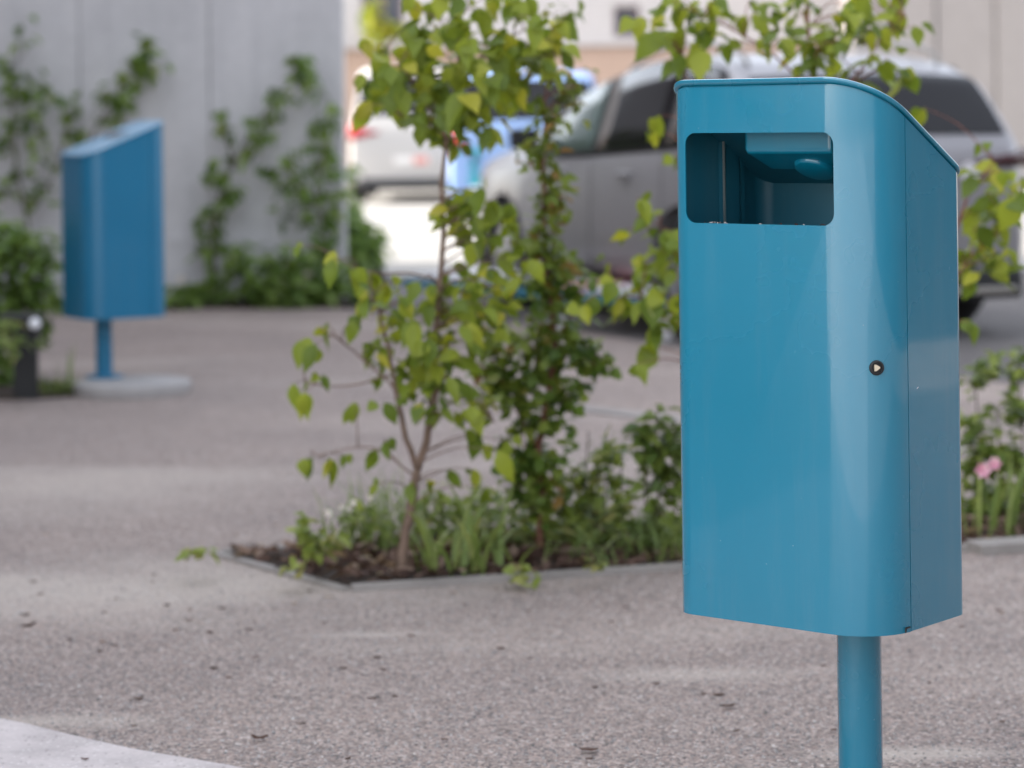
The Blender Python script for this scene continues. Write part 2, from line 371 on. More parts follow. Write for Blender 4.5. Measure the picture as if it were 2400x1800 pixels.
def make_bin(label, base, yaw, W, D, rf, rl, rb, zb, hb, ta, pole, m, open_=None, detail=True):
    T = thing('litter_bin', label, 'litter bin', base, yaw)
    px, py = pole
    S = lambda pts: [(x - px, y - py) for x, y in pts]
    ztop = lambda y: zb + hb - ta * (y + py)
    seg = 14; o = S(outline(W, D, rf, rl, rb, 0, seg)); i_ = S(outline(W, D, rf, rl, rb, -.003, seg))
    g_ = .0012
    # rear shell : from the right seam round the back to the left seam
    seam_r = [(0 - px, rf + g_ - py)]; inr = [(-.003 - px, rf + g_ - py)]
    a = seg + 1; b = 3 * (seg + 1)
    pts = seam_r + o[a:b] + [(-W - px, rl + g_ - py)]; inn = inr + i_[a:b] + [(-W + .003 - px, rl + g_ - py)]
    vs, fs = shell(pts, inn, zb, ztop); body = meshobj('body', vs, fs, [m, M['blue_shaded']], T)
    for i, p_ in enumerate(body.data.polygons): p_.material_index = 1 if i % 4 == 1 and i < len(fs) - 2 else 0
    shade_auto(body, 40)
    # door : front and both front corners
    dp = o[b:] + o[:a]; di = i_[b:] + i_[:a]
    dp = [(-W - px, rl - g_ - py)] + dp[1:-1] + [(0 - px, rf - g_ - py)]; di = [(-W + .003 - px, rl - g_ - py)] + di[1:-1] + [(-.003 - px, rf - g_ - py)]
    # stand the door skin 1 mm proud of the rear shell
    vs, fs = shell(dp, di, zb - .0005, lambda y: ztop(y) - .0005); door = meshobj('door', vs, fs, [m, M['blue_shaded']], T)
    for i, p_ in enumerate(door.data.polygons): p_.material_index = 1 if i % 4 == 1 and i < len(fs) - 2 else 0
    if open_:
        x0, x1, z0, z1, r = open_
        c = MB(); ring = []
        for cx_, cz_, a0 in ((x1 - r, z0 + r, -90), (x1 - r, z1 - r, 0), (x0 + r, z1 - r, 90), (x0 + r, z0 + r, 180)):
            ring += [(cx_ + r * cos(radians(a0 + 90 * k / 10)), cz_ + r * sin(radians(a0 + 90 * k / 10))) for k in range(11)]
        n = len(ring)
        vv = [(x - px, -.05 - py, z + zb) for x, z in ring] + [(x - px, .03 - py, z + zb) for x, z in ring]
        c.add(vv, [tuple(range(n)), tuple(range(2 * n - 1, n - 1, -1))] + [(k, n + k, n + (k + 1) % n, (k + 1) % n) for k in range(n)])
        co = c.obj('cutter', m, T); bmx = bmesh.new(); bmx.from_mesh(co.data); bmesh.ops.recalc_face_normals(bmx, faces=bmx.faces); bmx.to_mesh(co.data); bmx.free()
        for q in (door,):
            bmx = bmesh.new(); bmx.from_mesh(q.data); bmesh.ops.recalc_face_normals(bmx, faces=bmx.faces); bmx.to_mesh(q.data); bmx.free()
        cut(door, [co])
    shade_auto(door, 40)
    # floor
    n = len(o); f_ = S(outline(W, D, rf, rl, rb, -.004, seg))
    vs = [(x, y, zb + .004) for x, y in f_] + [(x, y, zb + .008) for x, y in f_]
    meshobj('floor_plate', vs, [tuple(range(n - 1, -1, -1)), tuple(range(n, 2 * n))] + [(k, (k + 1) % n, n + (k + 1) % n, n + k) for k in range(n)], M['blue_shaded'], T)
    # lid : folded sheet standing a little over the body with a shadow gap below
    prof = [(-.0045, -.012), (-.0045, .0042), (.0028, .0042), (.0042, .0055), (.0050, .008), (.0044, .0105), (.0024, .0122), (-.001, .0128)]
    rings = []
    for off, dz in prof:
        rings.append([(x, y, ztop(y) + dz) for x, y in S(outline(W, D, rf, rl, rb, off, seg))])
    vs = [v for r_ in rings for v in r_]; fs = [tuple(range(n - 1, -1, -1)), tuple(range((len(prof) - 1) * n, len(prof) * n))]
    for j in range(len(prof) - 1):
        fs += [(j * n + k, j * n + (k + 1) % n, (j + 1) * n + (k + 1) % n, (j + 1) * n + k) for k in range(n)]
    lid = meshobj('lid', vs, fs, [m, M['blue_shaded']], T); lid.data.polygons[0].material_index = 1; shade_auto(lid, 50)
    # pole with foot flange
    mb = MB(); mb.lathe([(.038, .008), (.038, zb + .004)], 48); po = mb.obj('pole', m, T); shade_auto(po, 40)
    mb = MB(); mb.lathe([(.085, 0), (.085, .008), (.083, .010), (.04, .011)], 48); fl = mb.obj('foot_flange', m, T); shade_auto(fl, 40)
    if detail:
        # hanging strip on the left inner wall
        q = lambda x, y, z: (x - px, y - py, z + zb)
        mb = MB()
        mb.box(q(-W + .012, .172, .62), (.0025, .048, .50)); mb.box(q(-W + .0075, .1485, .62), (.009, .002, .50)); mb.box(q(-W + .0075, .1955, .62), (.009, .002, .50))
        mb.box(q(-W + .009, .212, .62), (.0025, .012, .50))
        mb.obj('hanging_bracket', M['blue_shaded'], T)
        mb = MB(); mb.box(q(-W + .0145, .1478, .62), (.0045, .0022, .50)); mb.obj('bracket_glint', M['steel'], T)  # pale strip standing in for light caught on the bracket edge
        # ash tray under the lid, rounded front edge
        x0, x1 = -.297, -.121; sec = [(.062, .860), (.062, .797)]
        sec += [(.074 - .012 * cos(radians(k * 15)), .797 - .012 * sin(radians(k * 15))) for k in range(1, 7)] + [(.145, .757), (.145, .81), (.10, .86)]
        vs = [q(x0, y, z) for y, z in sec] + [q(x1, y, z) for y, z in sec]; n2 = len(sec)
        # rounded lower left corner
        tr = meshobj('ash_tray', vs, [tuple(range(n2)), tuple(range(2 * n2 - 1, n2 - 1, -1))] + [(k, n2 + k, n2 + (k + 1) % n2, (k + 1) % n2) for k in range(n2)], M['blue'], T)
        b_ = tr.modifiers.new('b', 'BEVEL'); b_.width = .007; b_.segments = 4; b_.limit_method = 'ANGLE'; b_.angle_limit = radians(50)
        nrm = Vector((0, ta, 1)).normalized(); rot = nrm.to_track_quat('Z', 'Y').to_matrix().to_4x4()
        mb = MB(); mb.lathe([(.03, -.010), (.034, -.008), (.036, -.004), (.036, .006)], 40, Matrix.Translation(q(-.196, .128, .7635)) @ rot)
        bo = mb.obj('ash_bowl', M['blue'], T); shade_auto(bo, 50)
        # sheet liner behind the tray
        # litter crumbs lying on the lower lip of the opening
        rr = random.Random(5)
        for xx in [-.345 + rr.random() * .26 for _ in range(8)] + [-.327 + rr.random() * .035 for _ in range(10)]:
            mb = MB(); mb.box((0, 0, 0), (rr.uniform(.0015, .008), .002, rr.uniform(.0007, .0022)), 0, Matrix.Rotation(rr.uniform(-.5, .5), 3, 'Y'))
            cb = mb.obj('crumb', M['bark'] if rr.random() < .5 else M['footing'], T); cb.location = q(xx, .0015, .6708 + rr.uniform(0, .001))
        # lock on the rounded corner
        ang = radians(50); cxl, cyl = -rf + rf * sin(ang), rf - rf * cos(ang); zl = .438
        nn = Vector((sin(ang), -cos(ang), 0)); rot = nn.to_track_quat('Z', 'Y').to_matrix().to_4x4()
        mt = Matrix.Translation(q(cxl, cyl, zl)) @ rot
        mb = MB(); prof = [(.0085, .0), (.0085, .0022), (.0092, .0034), (.0112, .0034), (.0122, .0024), (.0125, -.003)]
        nseg = 36; vs = []; fs = []
        for r_, z in prof: vs += [mt @ Vector((r_ * cos(2 * pi * k / nseg), r_ * sin(2 * pi * k / nseg), z)) for k in range(nseg)]
        for j in range(len(prof) - 1): fs += [(j * nseg + k, j * nseg + (k + 1) % nseg, (j + 1) * nseg + (k + 1) % nseg, (j + 1) * nseg + k) for k in range(nseg)]
        fs.append(tuple(range(nseg)))
        mb.add(vs, fs); lk = mb.obj('lock', M['black'], T); shade_auto(lk, 50)
        up = Vector((0, 0, 1)); ri = up.cross(nn).normalized(); c_ = Vector(q(cxl, cyl, zl)) + nn * .0012
        tri = [(-.0050, .0058), (-.0046, -.0058), (-.001, -.0056), (.0058, -.001), (.0056, .0015), (-.001, .0056)]
        vs = [c_ + ri * a_ + up * b_ for a_, b_ in tri] + [c_ + ri * a_ * .9 + up * b_ * .9 + nn * .0018 for a_, b_ in tri]; k6 = len(tri)
        meshobj('lock_core', vs, [tuple(range(k6)), tuple(range(2 * k6 - 1, k6 - 1, -1))] + [(k, (k + 1) % k6, k6 + (k + 1) % k6, k6 + k) for k in range(k6)], M['brass'], lk)
        # hinge notch at the foot of the seam
        mb = MB(); mb.box(q(.0006, rf - .012, .008), (.002, .014, .0022)); mb.box(q(.0006, rf - .018, .0042), (.002, .0022, .0066)); mb.obj('hinge_notch', M['black'], T)
        # small chip in the paint of the side panel
        mb = MB(); mb.box(q(.0002, rf + .03, .398), (.0006, .0055, .0009), 0, Matrix.Rotation(.5, 3, 'X')); mb.obj('paint_chip', M['lens'], T)
    else:
        # slot of the ash tray in the lid
        nrm = Vector((0, ta, 1)).normalized(); rot = Matrix.Rotation(-math.atan(ta), 3, 'X')
        mb = MB(); mb.box((-W * .42 - px, .17 - py, ztop(.17 - py) + .0145), (.17, .06, .006), 0, rot)
        mb.obj('ash_slot', M['plastic'], T)
    return T
YN = -.6894; c_, s_ = cos(YN), sin(YN)
lx, ly = -.165, .20
base = (.5856 + c_ * lx - s_ * ly, 4.0706 + s_ * lx + c_ * ly, 0)
make_bin('large blue metal litter bin on a pole in the foreground with a rectangular opening', base, YN, .4123, .2881, .0959, .0403, .03, .3886, .901, .5616, (lx, ly), M['blue'], (-.376, -.0795, .670, .8235, .020))
pf = G(245, 912)
fb = make_bin('smaller-looking blue litter bin behind at left, standing on a round concrete footing', (pf.x, pf.y, .055), radians(121), .40, .40, .06, .09, .095, .336 - .055, .888, .385, (-.20, .25), M['bluef'], None, False)
# footing
mb = MB(); fc = G(312, 921); mb.lathe([(.262, 0), (.268, .035), (.262, .053), (.255, .055)], 56, Matrix.Translation(Vector((fc.x + .0, fc.y, 0))))
ft = mb.obj('footing_slab', M['footing']); shade_auto(ft, 40); tag(ft, 'round flat concrete slab under the distant blue bin', 'concrete slab')

# ------------------------------------------------------------------ bollard light
pb = G(62, 934)
T = thing('bollard_light', 'short black bollard light with a white lens at the left edge', 'bollard light', pb, .12)
mb = MB(); mb.box((0, 0, .145), (.105, .105, .29)); mb.obj('post', M['black'], T, bevel=.004)
mb = MB(); mb.box((-.02, 0, .335), (.19, .12, .09)); mb.obj('lamp_head', M['black'], T, bevel=.006)
mb = MB(); mb.lathe([(.026, 0), (.026, .008), (.02, .011)], 28, Matrix.Translation((.045, -.06, .34)) @ Matrix.Rotation(pi / 2, 4, 'X')); mb.obj('lens', M['lens'], T, True)

# ------------------------------------------------------------------ low teal rail
a, b = P(950, 654, z=.22), P(1640, 711, z=.22); d = b - a; ang = math.atan2(d.y, d.x); mid = (a + b) / 2; Ln = d.length
T = thing('low_rail', 'low teal barrier rail with pale boards on top, between the bed and the parked cars', 'barrier rail', (mid.x, mid.y, 0), ang)
mb = MB(); mb.box((0, 0, .20), (Ln, .05, .045)); mb.obj('rail', M['lotblue'], T, bevel=.004)
for k in range(3):
    mb = MB(); mb.box((-Ln / 2 + .62 + k * (Ln - .9) / 2, .0, .0885), (.05, .04, .177)); mb.obj('leg', M['wall'], T)
for x0, x1, mm in ((.02, .20, 'board_white'), (.535, .64, 'board_pink'), (.64, .80, 'board_white')):
    mb = MB(); mb.box(((x0 + x1) / 2 * Ln - Ln / 2, .30, .243), ((x1 - x0) * Ln - .004, .55, .035)); mb.obj('board', M[mm], T, bevel=.003)

# ------------------------------------------------------------------ concrete wall and bed in front of it
WY = 17.0
wx = P(803, 100, d=WY).x
T = thing('concrete_wall', 'tall grey cast concrete wall of upright panels behind the climbers', 'concrete wall', (wx, WY, 0))
jx = [wx - P(x, 400, d=WY).x for x in (803, 495, 190)] + [3.4, 4.35, 5.4]
for i in range(len(jx) - 1):
    x1, x0 = -jx[i] - (.006 if i else 0), -jx[i + 1]
    if i == 0: x1 = 0
    mb = MB(); mb.box(((x0 + x1) / 2, .1 + (i % 2) * .004, 1.65), (x1 - x0 - .0, .2, 3.3)); mb.obj('wall_panel', M['wall'], T, bevel=.006)
mb = MB(); mb.box((-2.7, .09, .22), (5.35, .24, .44)); mb.obj('plinth', M['wall'], T, bevel=.006)

wb = [G(-500, 727), G(905, 722), (P(905, 600, d=17).x, 17.0), (P(905, 600, d=17).x - .35, 20), (wx + .05, 21), (wx + .05, 16.995), (-6, 16.995)]
tag(sheet('wall_bed_soil', ccw([(p[0], p[1]) for p in wb]), .016, M['soil'], .02), kind='structure')
lb = [G(-700, 940), G(40, 938), G(175, 930), G(172, 915), G(120, 898), G(-100, 872), G(-700, 850)]
tag(sheet('left_bed_soil', ccw([(p[0], p[1]) for p in lb]), .010, M['soil'], .02), kind='structure')

# ------------------------------------------------------------------ buildings
T = thing('apartment_building', 'cream rendered building with a peach base far behind the cars', 'building', (0, 45, 0))
hw = 26
ps = lambda x, y, d=45: P(x, y, d=d)
w1a, w1b = ps(1438, 14), ps(1500, 86); w2a, w2b = ps(846, -60), ps(946, 62)
zs = [2.46]
mb = MB()
def wall_with_holes(mb, x0, x1, z0, z1, holes, y0=0, th=.3):
    xs = sorted({x0, x1, *[h[0] for h in holes], *[h[1] for h in holes]}); zz = sorted({z0, z1, *[h[2] for h in holes], *[h[3] for h in holes]})
    for i in range(len(xs) - 1):
        for j in range(len(zz) - 1):
            cx_, cz_ = (xs[i] + xs[i + 1]) / 2, (zz[j] + zz[j + 1]) / 2
            if any(h[0] < cx_ < h[1] and h[2] < cz_ < h[3] for h in holes): continue
            mb.box((cx_, y0 + th / 2, cz_), (xs[i + 1] - xs[i], th, zz[j + 1] - zz[j]))
h1 = (w1a.x, w1b.x, w1b.z, w1a.z); h2 = (w2a.x, w2b.x, w2b.z, w2a.z + .5)
hs_ = [h1, h2] + [(x, x + 1.1, 5.6, 7.0) for x in (-12, -8, -3, 2, 7)]
wall_with_holes(mb, -18, 5.9, 2.42, 9, hs_); mb.obj('upper_wall', M['facade'], T)
mb = MB(); mb.box((-6.05, .14, 1.21), (23.9, .32, 2.42)); mb.obj('base_wall', M['peach'], T)
mb = MB(); mb.box((-6.05, .10, 2.46), (23.9, .40, .06)); mb.obj('string_course', M['facade'], T, bevel=.01)
for i, h in enumerate(hs_):
    cx_, cz_, ww, hh = (h[0] + h[1]) / 2, (h[2] + h[3]) / 2, h[1] - h[0], h[3] - h[2]
    mb = MB()
    for sx in (-1, 1): mb.box((cx_ + sx * (ww / 2 - .025), .16, cz_), (.05, .07, hh))
    for sz in (-1, 1): mb.box((cx_, .16, cz_ + sz * (hh / 2 - .025)), (ww - .1, .07, .05))
    if i != 0: mb.box((cx_, .16, cz_), (.04, .06, hh - .1))
    fr = mb.obj('window', M['winframe'], T)
    mb = MB(); mb.box((cx_, .19, cz_), (ww - .1, .02, hh - .1)); mb.obj('pane', M['win'], fr)
mb = MB(); mb.box((-6, .9, 9.1), (25, 2.6, .2)); mb.obj('roof', M['roof'], T)
mb = MB(); mb.box((-6.05, 5.3, 4.5), (23.9, 10, 9)); mb.obj('body', M['facade'], T)
T = thing('beige_building', 'beige grey rendered building wing at the upper right', 'building', (0, 43, 0))
x0 = P(1995, 100, d=43).x; js = [x0, P(2195, 100, d=43).x, P(2335, 100, d=43).x, 11, 14, 17, 20]
for i in range(len(js) - 1):
    mb = MB(); mb.box(((js[i] + js[i + 1]) / 2, 6 + (i % 2) * .03, 5), (js[i + 1] - js[i] - .03, 12, 10)); mb.obj('wall_panel', M['beige_wall'], T, bevel=.02)
# window box with yellow green shrub below the far window
# unseen building added on the left to throw shade and shape the bin's reflections
T = thing('shade_building', 'unseen building added left of the path to cast shade', 'building', (-6.2, 0, 0))
mb = MB(); mb.box((-6, 11.25, 4.75), (12, 20.1, 9.5)); mb.obj('wall', M['beige_wall'], T)
mb = MB(); mb.box((-6, 11.25, 9.6), (12.3, 20.4, .2)); mb.obj('roof', M['roof'], T)
for zf in (1.0, 3.8, 6.6):
    for yk in range(3, 21, 4):
        mb = MB(); mb.box((.01, yk, zf + .75), (.08, 1.3, 1.5)); f_ = mb.obj('window', M['winframe'], T)
        mb = MB(); mb.box((.055, yk, zf + .75), (.02, 1.14, 1.34)); mb.obj('pane', M['win'], f_)
M['reflection_dark'] = concrete_mat('dark_reflected_wall', (.022, .026, .034), 3, .3)  # added unseen building, kept dark so the bin's side panel reflects it
T = thing('reflection_building', 'unseen dark building added on the right for the bin to reflect', 'building', (14, 0, 0))
mb = MB(); mb.box((0, 0, 3.5), (9, 24, 7)); mb.obj('wall', M['reflection_dark'], T)
for yk in range(-10, 12, 3):
    mb = MB(); mb.box((-4.52, yk, 2.2), (.08, 1.2, 1.6)); f_ = mb.obj('window', M['winframe'], T)
    mb = MB(); mb.box((-4.57, yk, 2.2), (.02, 1.04, 1.44)); mb.obj('pane', M['win'], f_)
mb = MB(); mb.box((0, 0, 7.1), (9.6, 24.6, .2)); mb.obj('roof', M['roof'], T)

# ------------------------------------------------------------------ cars
def interp(keys, x):
    if x <= keys[0][0]: return keys[0][1]
    for (a, va), (b, vb) in zip(keys, keys[1:]):
        if x <= b:
            t = (x - a) / (b - a); return va + (vb - va) * t
    return keys[-1][1]
class Car:
    def __init__(s, spec): s.__dict__.update(spec)
    def sec(s, x):
        wb = interp(s.wb, x); zt = interp(s.zt, x); zb = min(interp(s.zb, x), zt - .03); zs = interp(s.zs, x)
        k = max(0, min(1, (zt - zb - .03) / .5)); wt = wb * .93 + (s.wt - wb * .93) * k
        return [(0, zs), (wb * .86, zs), (wb * .975, zs + .05), (wb, zs + .2), (wb * .995, .62 if zb > .7 else zs + .3), (wb * .985, zb - .06), (wb * .955, zb),
                (wt + (wb * .955 - wt) * .06, zb + (zt - zb) * .90), (wt * .92, zt - .018 * k - .004), (wt * .5, zt - .002), (0, zt)]
    def pt(s, x, t, side=1, off=0.0):
        q = s.sec(x); i = min(int(t), len(q) - 2); f = t - i
        y = q[i][0] + (q[i + 1][0] - q[i][0]) * f; z = q[i][1] + (q[i + 1][1] - q[i][1]) * f
        return Vector((x, side * y, z))
    def patch(s, x0, x1, t0, t1, side, off, nx=8, ntt=5, skew=None):
        vs = []; fs = []; 
        for i in range(nx + 1):
            for j in range(ntt + 1):
                tt = t0 + (t1 - t0) * j / ntt
                if skew:   # skew = (dx at x0 side top, dx at x1 side top)
                    k = j / ntt; xa = x0 + skew[0] * k; xb = x1 + skew[1] * k
                else: xa, xb = x0, x1
                x = xa + (xb - xa) * i / nx; e = .02
                p = s.pt(x, tt, side); px_ = s.pt(x + e, tt, side) - s.pt(x - e, tt, side); pt_ = s.pt(x, min(tt + .05, 9.99), side) - s.pt(x, tt - .05, side)
                n = px_.cross(pt_)
                if n.length > 1e-9: n.normalize()
                c = Vector((x, 0, .6))
                if n.dot(p - c) < 0: n = -n
                vs.append(p + n * off)
        for i in range(nx):
            for j in range(ntt):
                a = i * (ntt + 1) + j; fs.append((a, a + 1, a + ntt + 2, a + ntt + 1))
        return vs, fs
    def build(s, name, label, loc, heading, paint):
        T = thing(name, label, 'car', loc, heading)
        xs = sorted(set([k[0] for k in s.zt] + [-s.L / 2 + s.L * i / 26 for i in range(27)])); rows = [s.sec(x) for x in xs]
        vs = []; n = len(rows[0])
        m_ = 2 * n - 2
        for x, q in zip(xs, rows):
            loop = [(x, y, z) for y, z in q] + [(x, -y, z) for y, z in q[-2:0:-1]]; vs += loop
        fs = []
        for i in range(len(xs) - 1):
            fs += [(i * m_ + k, i * m_ + (k + 1) % m_, (i + 1) * m_ + (k + 1) % m_, (i + 1) * m_ + k) for k in range(m_)]
        fs += [tuple(range(m_ - 1, -1, -1)), tuple(range((len(xs) - 1) * m_, len(xs) * m_))]
        bd = meshobj('body', vs, fs, [paint], T)
        bmx = bmesh.new(); bmx.from_mesh(bd.data); bmesh.ops.recalc_face_normals(bmx, faces=bmx.faces); bmx.to_mesh(bd.data); bmx.free()
        bv = bd.modifiers.new('b', 'BEVEL'); bv.width = .045; bv.segments = 3; bv.limit_method = 'ANGLE'; bv.angle_limit = radians(48)
        bake(bd)
        cs = []
        for ax in s.axles:
            for sd in (-1, 1):
                c = MB(); c.lathe([(s.wr + .055, -.17), (s.wr + .055, .2)], 36, Matrix.Translation((ax, sd * (s.hw - .08), s.wr)) @ Matrix.Rotation(pi / 2, 4, 'X'))
                co = c.obj('cutter', M['plastic'], T); bmx = bmesh.new(); bmx.from_mesh(co.data); bmesh.ops.recalc_face_normals(bmx, faces=bmx.faces); bmx.to_mesh(co.data); bmx.free(); cs.append(co)
        cut(bd, cs); shade_auto(bd, 32)
        def P_(nm, args, m, solid=.006):
            v, f = s.patch(*args); o = meshobj(nm, v, f, m, T, True)
            so = o.modifiers.new('s', 'SOLIDIFY'); so.thickness = solid; so.offset = 0
            return o
        for sd in (-1, 1):
            a_, b_ = s.side_glass[-1], s.side_glass[0]; P_('window_trim', (a_[0] - .03, b_[1] + .04, 5.95, 7.07, sd, .008, 24, 4, (a_[2][0], b_[2][1])), M['plastic'])
            for k, (x0, x1, sk, m) in enumerate(s.side_glass): P_('side_window', (x0, x1, 6.06, 7.0, sd, .014, 8, 4, sk), M[m])
            for h in s.handles:
                mb = MB(); mb.box((h, sd * (s.hw - .005), .86 + .03), (.17, .045, .035)); mb.obj('door_handle', paint, T, bevel=.01)
            for x in s.seams:
                v, f = s.patch(x - .004, x + .004, 2.2, 5.9, sd, .003, 1, 8); meshobj('door_seam', v, f, M['plastic'], T)
            if s.mirror:
                mb = MB(); mb.box((s.mirror, sd * (s.hw + .065), 1.09), (.10, .17, .13)); mb.box((s.mirror + .02, sd * (s.hw - .04), 1.04), (.05, .12, .05)); mb.obj('wing_mirror', M['black'], T, bevel=.03)
            v, f = s.patch(-s.L / 2 + .25, s.L / 2 - .25, 1.4, 2.9, sd, .004, 30, 3)
        # windscreen and rear glass, one sheet over the middle of the sloping top
        for nm, (x0, x1), m in (('windscreen', s.ws, s.wsm), ('rear_window', s.rw, 'glass')):
            va, fa = s.patch(x0, x1, 7.75, 10, 1, .007, 8, 8); vb, fb_ = s.patch(x0, x1, 7.75, 10, -1, .007, 8, 8)
            mb = MB(); mb.add(va, fa); mb.add(vb, fb_); mb.obj(nm, M[m], T, True)
        # wheels
        for ax in s.axles:
            for sd in (-1, 1):
                r = s.wr; W_ = .2
                mt = Matrix.Translation((ax, sd * (s.hw - .115), r)) @ Matrix.Rotation(-sd * pi / 2, 4, 'X')
                mb = MB(); mb.lathe([(r * .62, -W_ / 2), (r * .93, -W_ / 2), (r, -W_ / 2 + .03), (r, W_ / 2 - .03), (r * .93, W_ / 2), (r * .66, W_ / 2), (r * .64, W_ / 2 - .03)], 40, mt)
                ty = mb.obj('wheel', M['rubber'], T); shade_auto(ty, 40)
                mb = MB(); mb.lathe([(r * .63, W_ / 2 - .02), (r * .60, W_ / 2 - .015), (r * .57, W_ / 2 - .05)], 30, mt)
                for k in range(5):
                    rt = mt @ Matrix.Rotation(2 * pi * k / 5, 4, 'Z')
                    vv = [rt @ Vector(q_) for q_ in ((.03, -.03, W_ / 2 - .01), (r * .6, -.045, W_ / 2 - .02), (r * .6, .045, W_ / 2 - .02), (.03, .03, W_ / 2 - .01), (.03, -.03, W_ / 2 - .04), (r * .6, -.045, W_ / 2 - .045), (r * .6, .045, W_ / 2 - .045), (.03, .03, W_ / 2 - .04))]
                    mb.add(vv, [(0, 1, 2, 3), (4, 7, 6, 5), (0, 4, 5, 1), (3, 2, 6, 7), (1, 5, 6, 2)])
                mb.lathe([(.045, W_ / 2 - .04), (.045, W_ / 2 - .002)], 16, mt)
                mb.obj('rim', M['alloy'], ty)
        # lower trim, lamps, plate
        Lh = s.L / 2
        for sx in (-1, 1):
            mb = MB(); mb.box((sx * (Lh - .02), 0, s.trim[0]), (.16, s.hw * 1.62, s.trim[1])); mb.obj('bumper_trim', M['plastic'], T, bevel=.03)
        mb = MB(); mb.box((-Lh - .06, 0, s.trim[0] - .03), (.02, s.hw * 1.5, .035)); 
        if s.chrome: mb.obj('chrome_strip', M['steel'], T, bevel=.006)
        mb = MB(); mb.box((-Lh - .008, 0, s.plate), (.02, .5, .115)); pl = mb.obj('number_plate', M['plate'], T, bevel=.004)
        mb = MB(); mb.box((-Lh - .020, -.12, s.plate), (.004, .2, .10)); mb.obj('red_plate_band', M['platered'], pl)
        for sd in (-1, 1):
            o = s.taillight(sd); 
            mb = MB(); y0, y1, z0, z1, zi = o
            xr = -Lh
            # wraps round the corner
            vs = []
            for yy, z_lo, z_hi, xx in ((y0, zi - .006, zi + .006, xr - .012), ((y0 + y1) / 2, (zi + z0) / 2, (zi + z1) / 2, xr - .012), (y1, z0, z1, xr - .005), (min(y1 + .06, s.hw * .985), z0 + .01, z1 + .02, xr + .14)):
                vs += [(xx, sd * yy, z_lo), (xx, sd * yy, z_hi), (xx + .05, sd * yy * .98, z_lo), (xx + .05, sd * yy * .98, z_hi)]
            fs = []
            for k in range(3):
                a = 4 * k; b = a + 4; fs += [(a, b, b + 1, a + 1), (a + 1, b + 1, b + 3, a + 3), (a, a + 2, b + 2, b)]
            fs += [(0, 1, 3, 2), (12, 14, 15, 13)]
            mb.add(vs, fs); mb.obj('tail_light', M[s.lampm], T, True)
            mb = MB(); mb.box((Lh - .10, sd * s.hw * .72, .70), (.16, .30, .12)); mb.obj('headlight', M['lens'], T, bevel=.03)
        # dark floor pan
        mb = MB(); mb.box((0, 0, s.trim[0] - .02), (s.L - .5, s.hw * 1.5, .12)); mb.obj('underbody', M['plastic'], T)
        return T
def smooth_keys(keys, n=3): return keys
hatch = dict(L=4.35, hw=.90, wt=.69, wr=.34, axles=(-1.33, 1.30),
    zt=[(-2.175, .86), (-2.15, 1.00), (-2.08, 1.10), (-1.80, 1.42), (-1.55, 1.52), (-1.2, 1.57), (-.8, 1.58), (-.45, 1.555), (-.1, 1.495), (.3, 1.385), (.7, 1.23), (1.05, 1.075), (1.22, 1.03), (1.5, .99), (1.9, .92), (2.08, .82), (2.175, .66)],
    zb=[(-2.175, 1.04), (-1.5, 1.05), (0, .985), (1.2, .95), (2.175, .85)], zs=[(-2.175, .36), (-1.8, .28), (1.8, .26), (2.175, .3)],
    wb=[(-2.175, .74), (-2.1, .82), (-1.85, .88), (-1.2, .90), (1.2, .90), (1.75, .87), (2.05, .76), (2.175, .62)],
    side_glass=[(-.08, .90, (.02, -.50), 'glass_reflect'), (-1.05, -.16, (.0, .0), 'glass'), (-1.72, -1.13, (.16, 0), 'glass')], handles=(-.62, .33), seams=(-1.1, -.12, .98), mirror=.74,
    ws=(-.02, .98), rw=(-2.075, -1.76), wsm='glass', trim=(.30, .16), chrome=True, plate=.62, lampm='darkred', taillight=lambda sd: (.40, .80, .93, 1.01, .95))
C1 = Car(hatch)
yaw1 = radians(90 + 22); hd = Vector((cos(yaw1), sin(yaw1), 0)); pr = P(2110, 400, d=13.35)
pos = Vector((pr.x, pr.y, 0)) + hd * 2.175
T1 = C1.build('parked_car', 'silver grey crossover parked behind the foreground bin, its nose towards the vans', pos, yaw1, M['silver_paint'])
mb = MB(); mb.lathe([(.06, 0), (.058, .004)], 24, Matrix.Translation((-2.19, -.42, .90)) @ Matrix.Rotation(-pi / 2, 4, 'Y')); mb.obj('pale_disc', M['board_white'], T1)  # small pale disc set on the hatch
for sd in (-1, 1):
    mb = MB(); mb.tube(dense([Vector((-1.6, sd * .60, 1.50)), Vector((-1.45, sd * .60, 1.585)), Vector((-1.0, sd * .60, 1.625)), Vector((-.45, sd * .60, 1.60)), Vector((-.1, sd * .60, 1.505))], 4), .014, 8); mb.obj('roof_rail', M['grey_paint'], T1, True)
v3 = dict(hatch); v3.update(L=4.5, hw=.90, wt=.74, wr=.32, axles=(-1.4, 1.4), chrome=False,
    zt=[(-2.25, 1.0), (-2.23, 1.15), (-2.18, 1.3), (-2.10, 1.78), (-1.95, 1.9), (-1.2, 1.94), (.3, 1.93), (.75, 1.8), (1.4, 1.2), (1.7, 1.08), (2.1, .95), (2.25, .7)],
    zb=[(-2.25, 1.12), (1.3, 1.08), (2.25, .9)], zs=[(-2.25, .3), (2.25, .3)],
    wb=[(-2.25, .84), (-2.15, .88), (-1.2, .90), (1.2, .90), (1.9, .86), (2.15, .76), (2.25, .65)],
    side_glass=[(.1, 1.25, (0, -.5), 'glass'), (-.9, .02, (0, 0), 'glass'), (-1.95, -1.0, (.03, 0), 'glass')], seams=(-.95, .06, 1.2), mirror=1.15,
    ws=(.8, 1.36), rw=(-2.20, -2.07), trim=(.28, .16), plate=.61, lampm='red', taillight=lambda sd: (.44, .84, .90, 1.10, 1.0))
C3 = Car(v3)
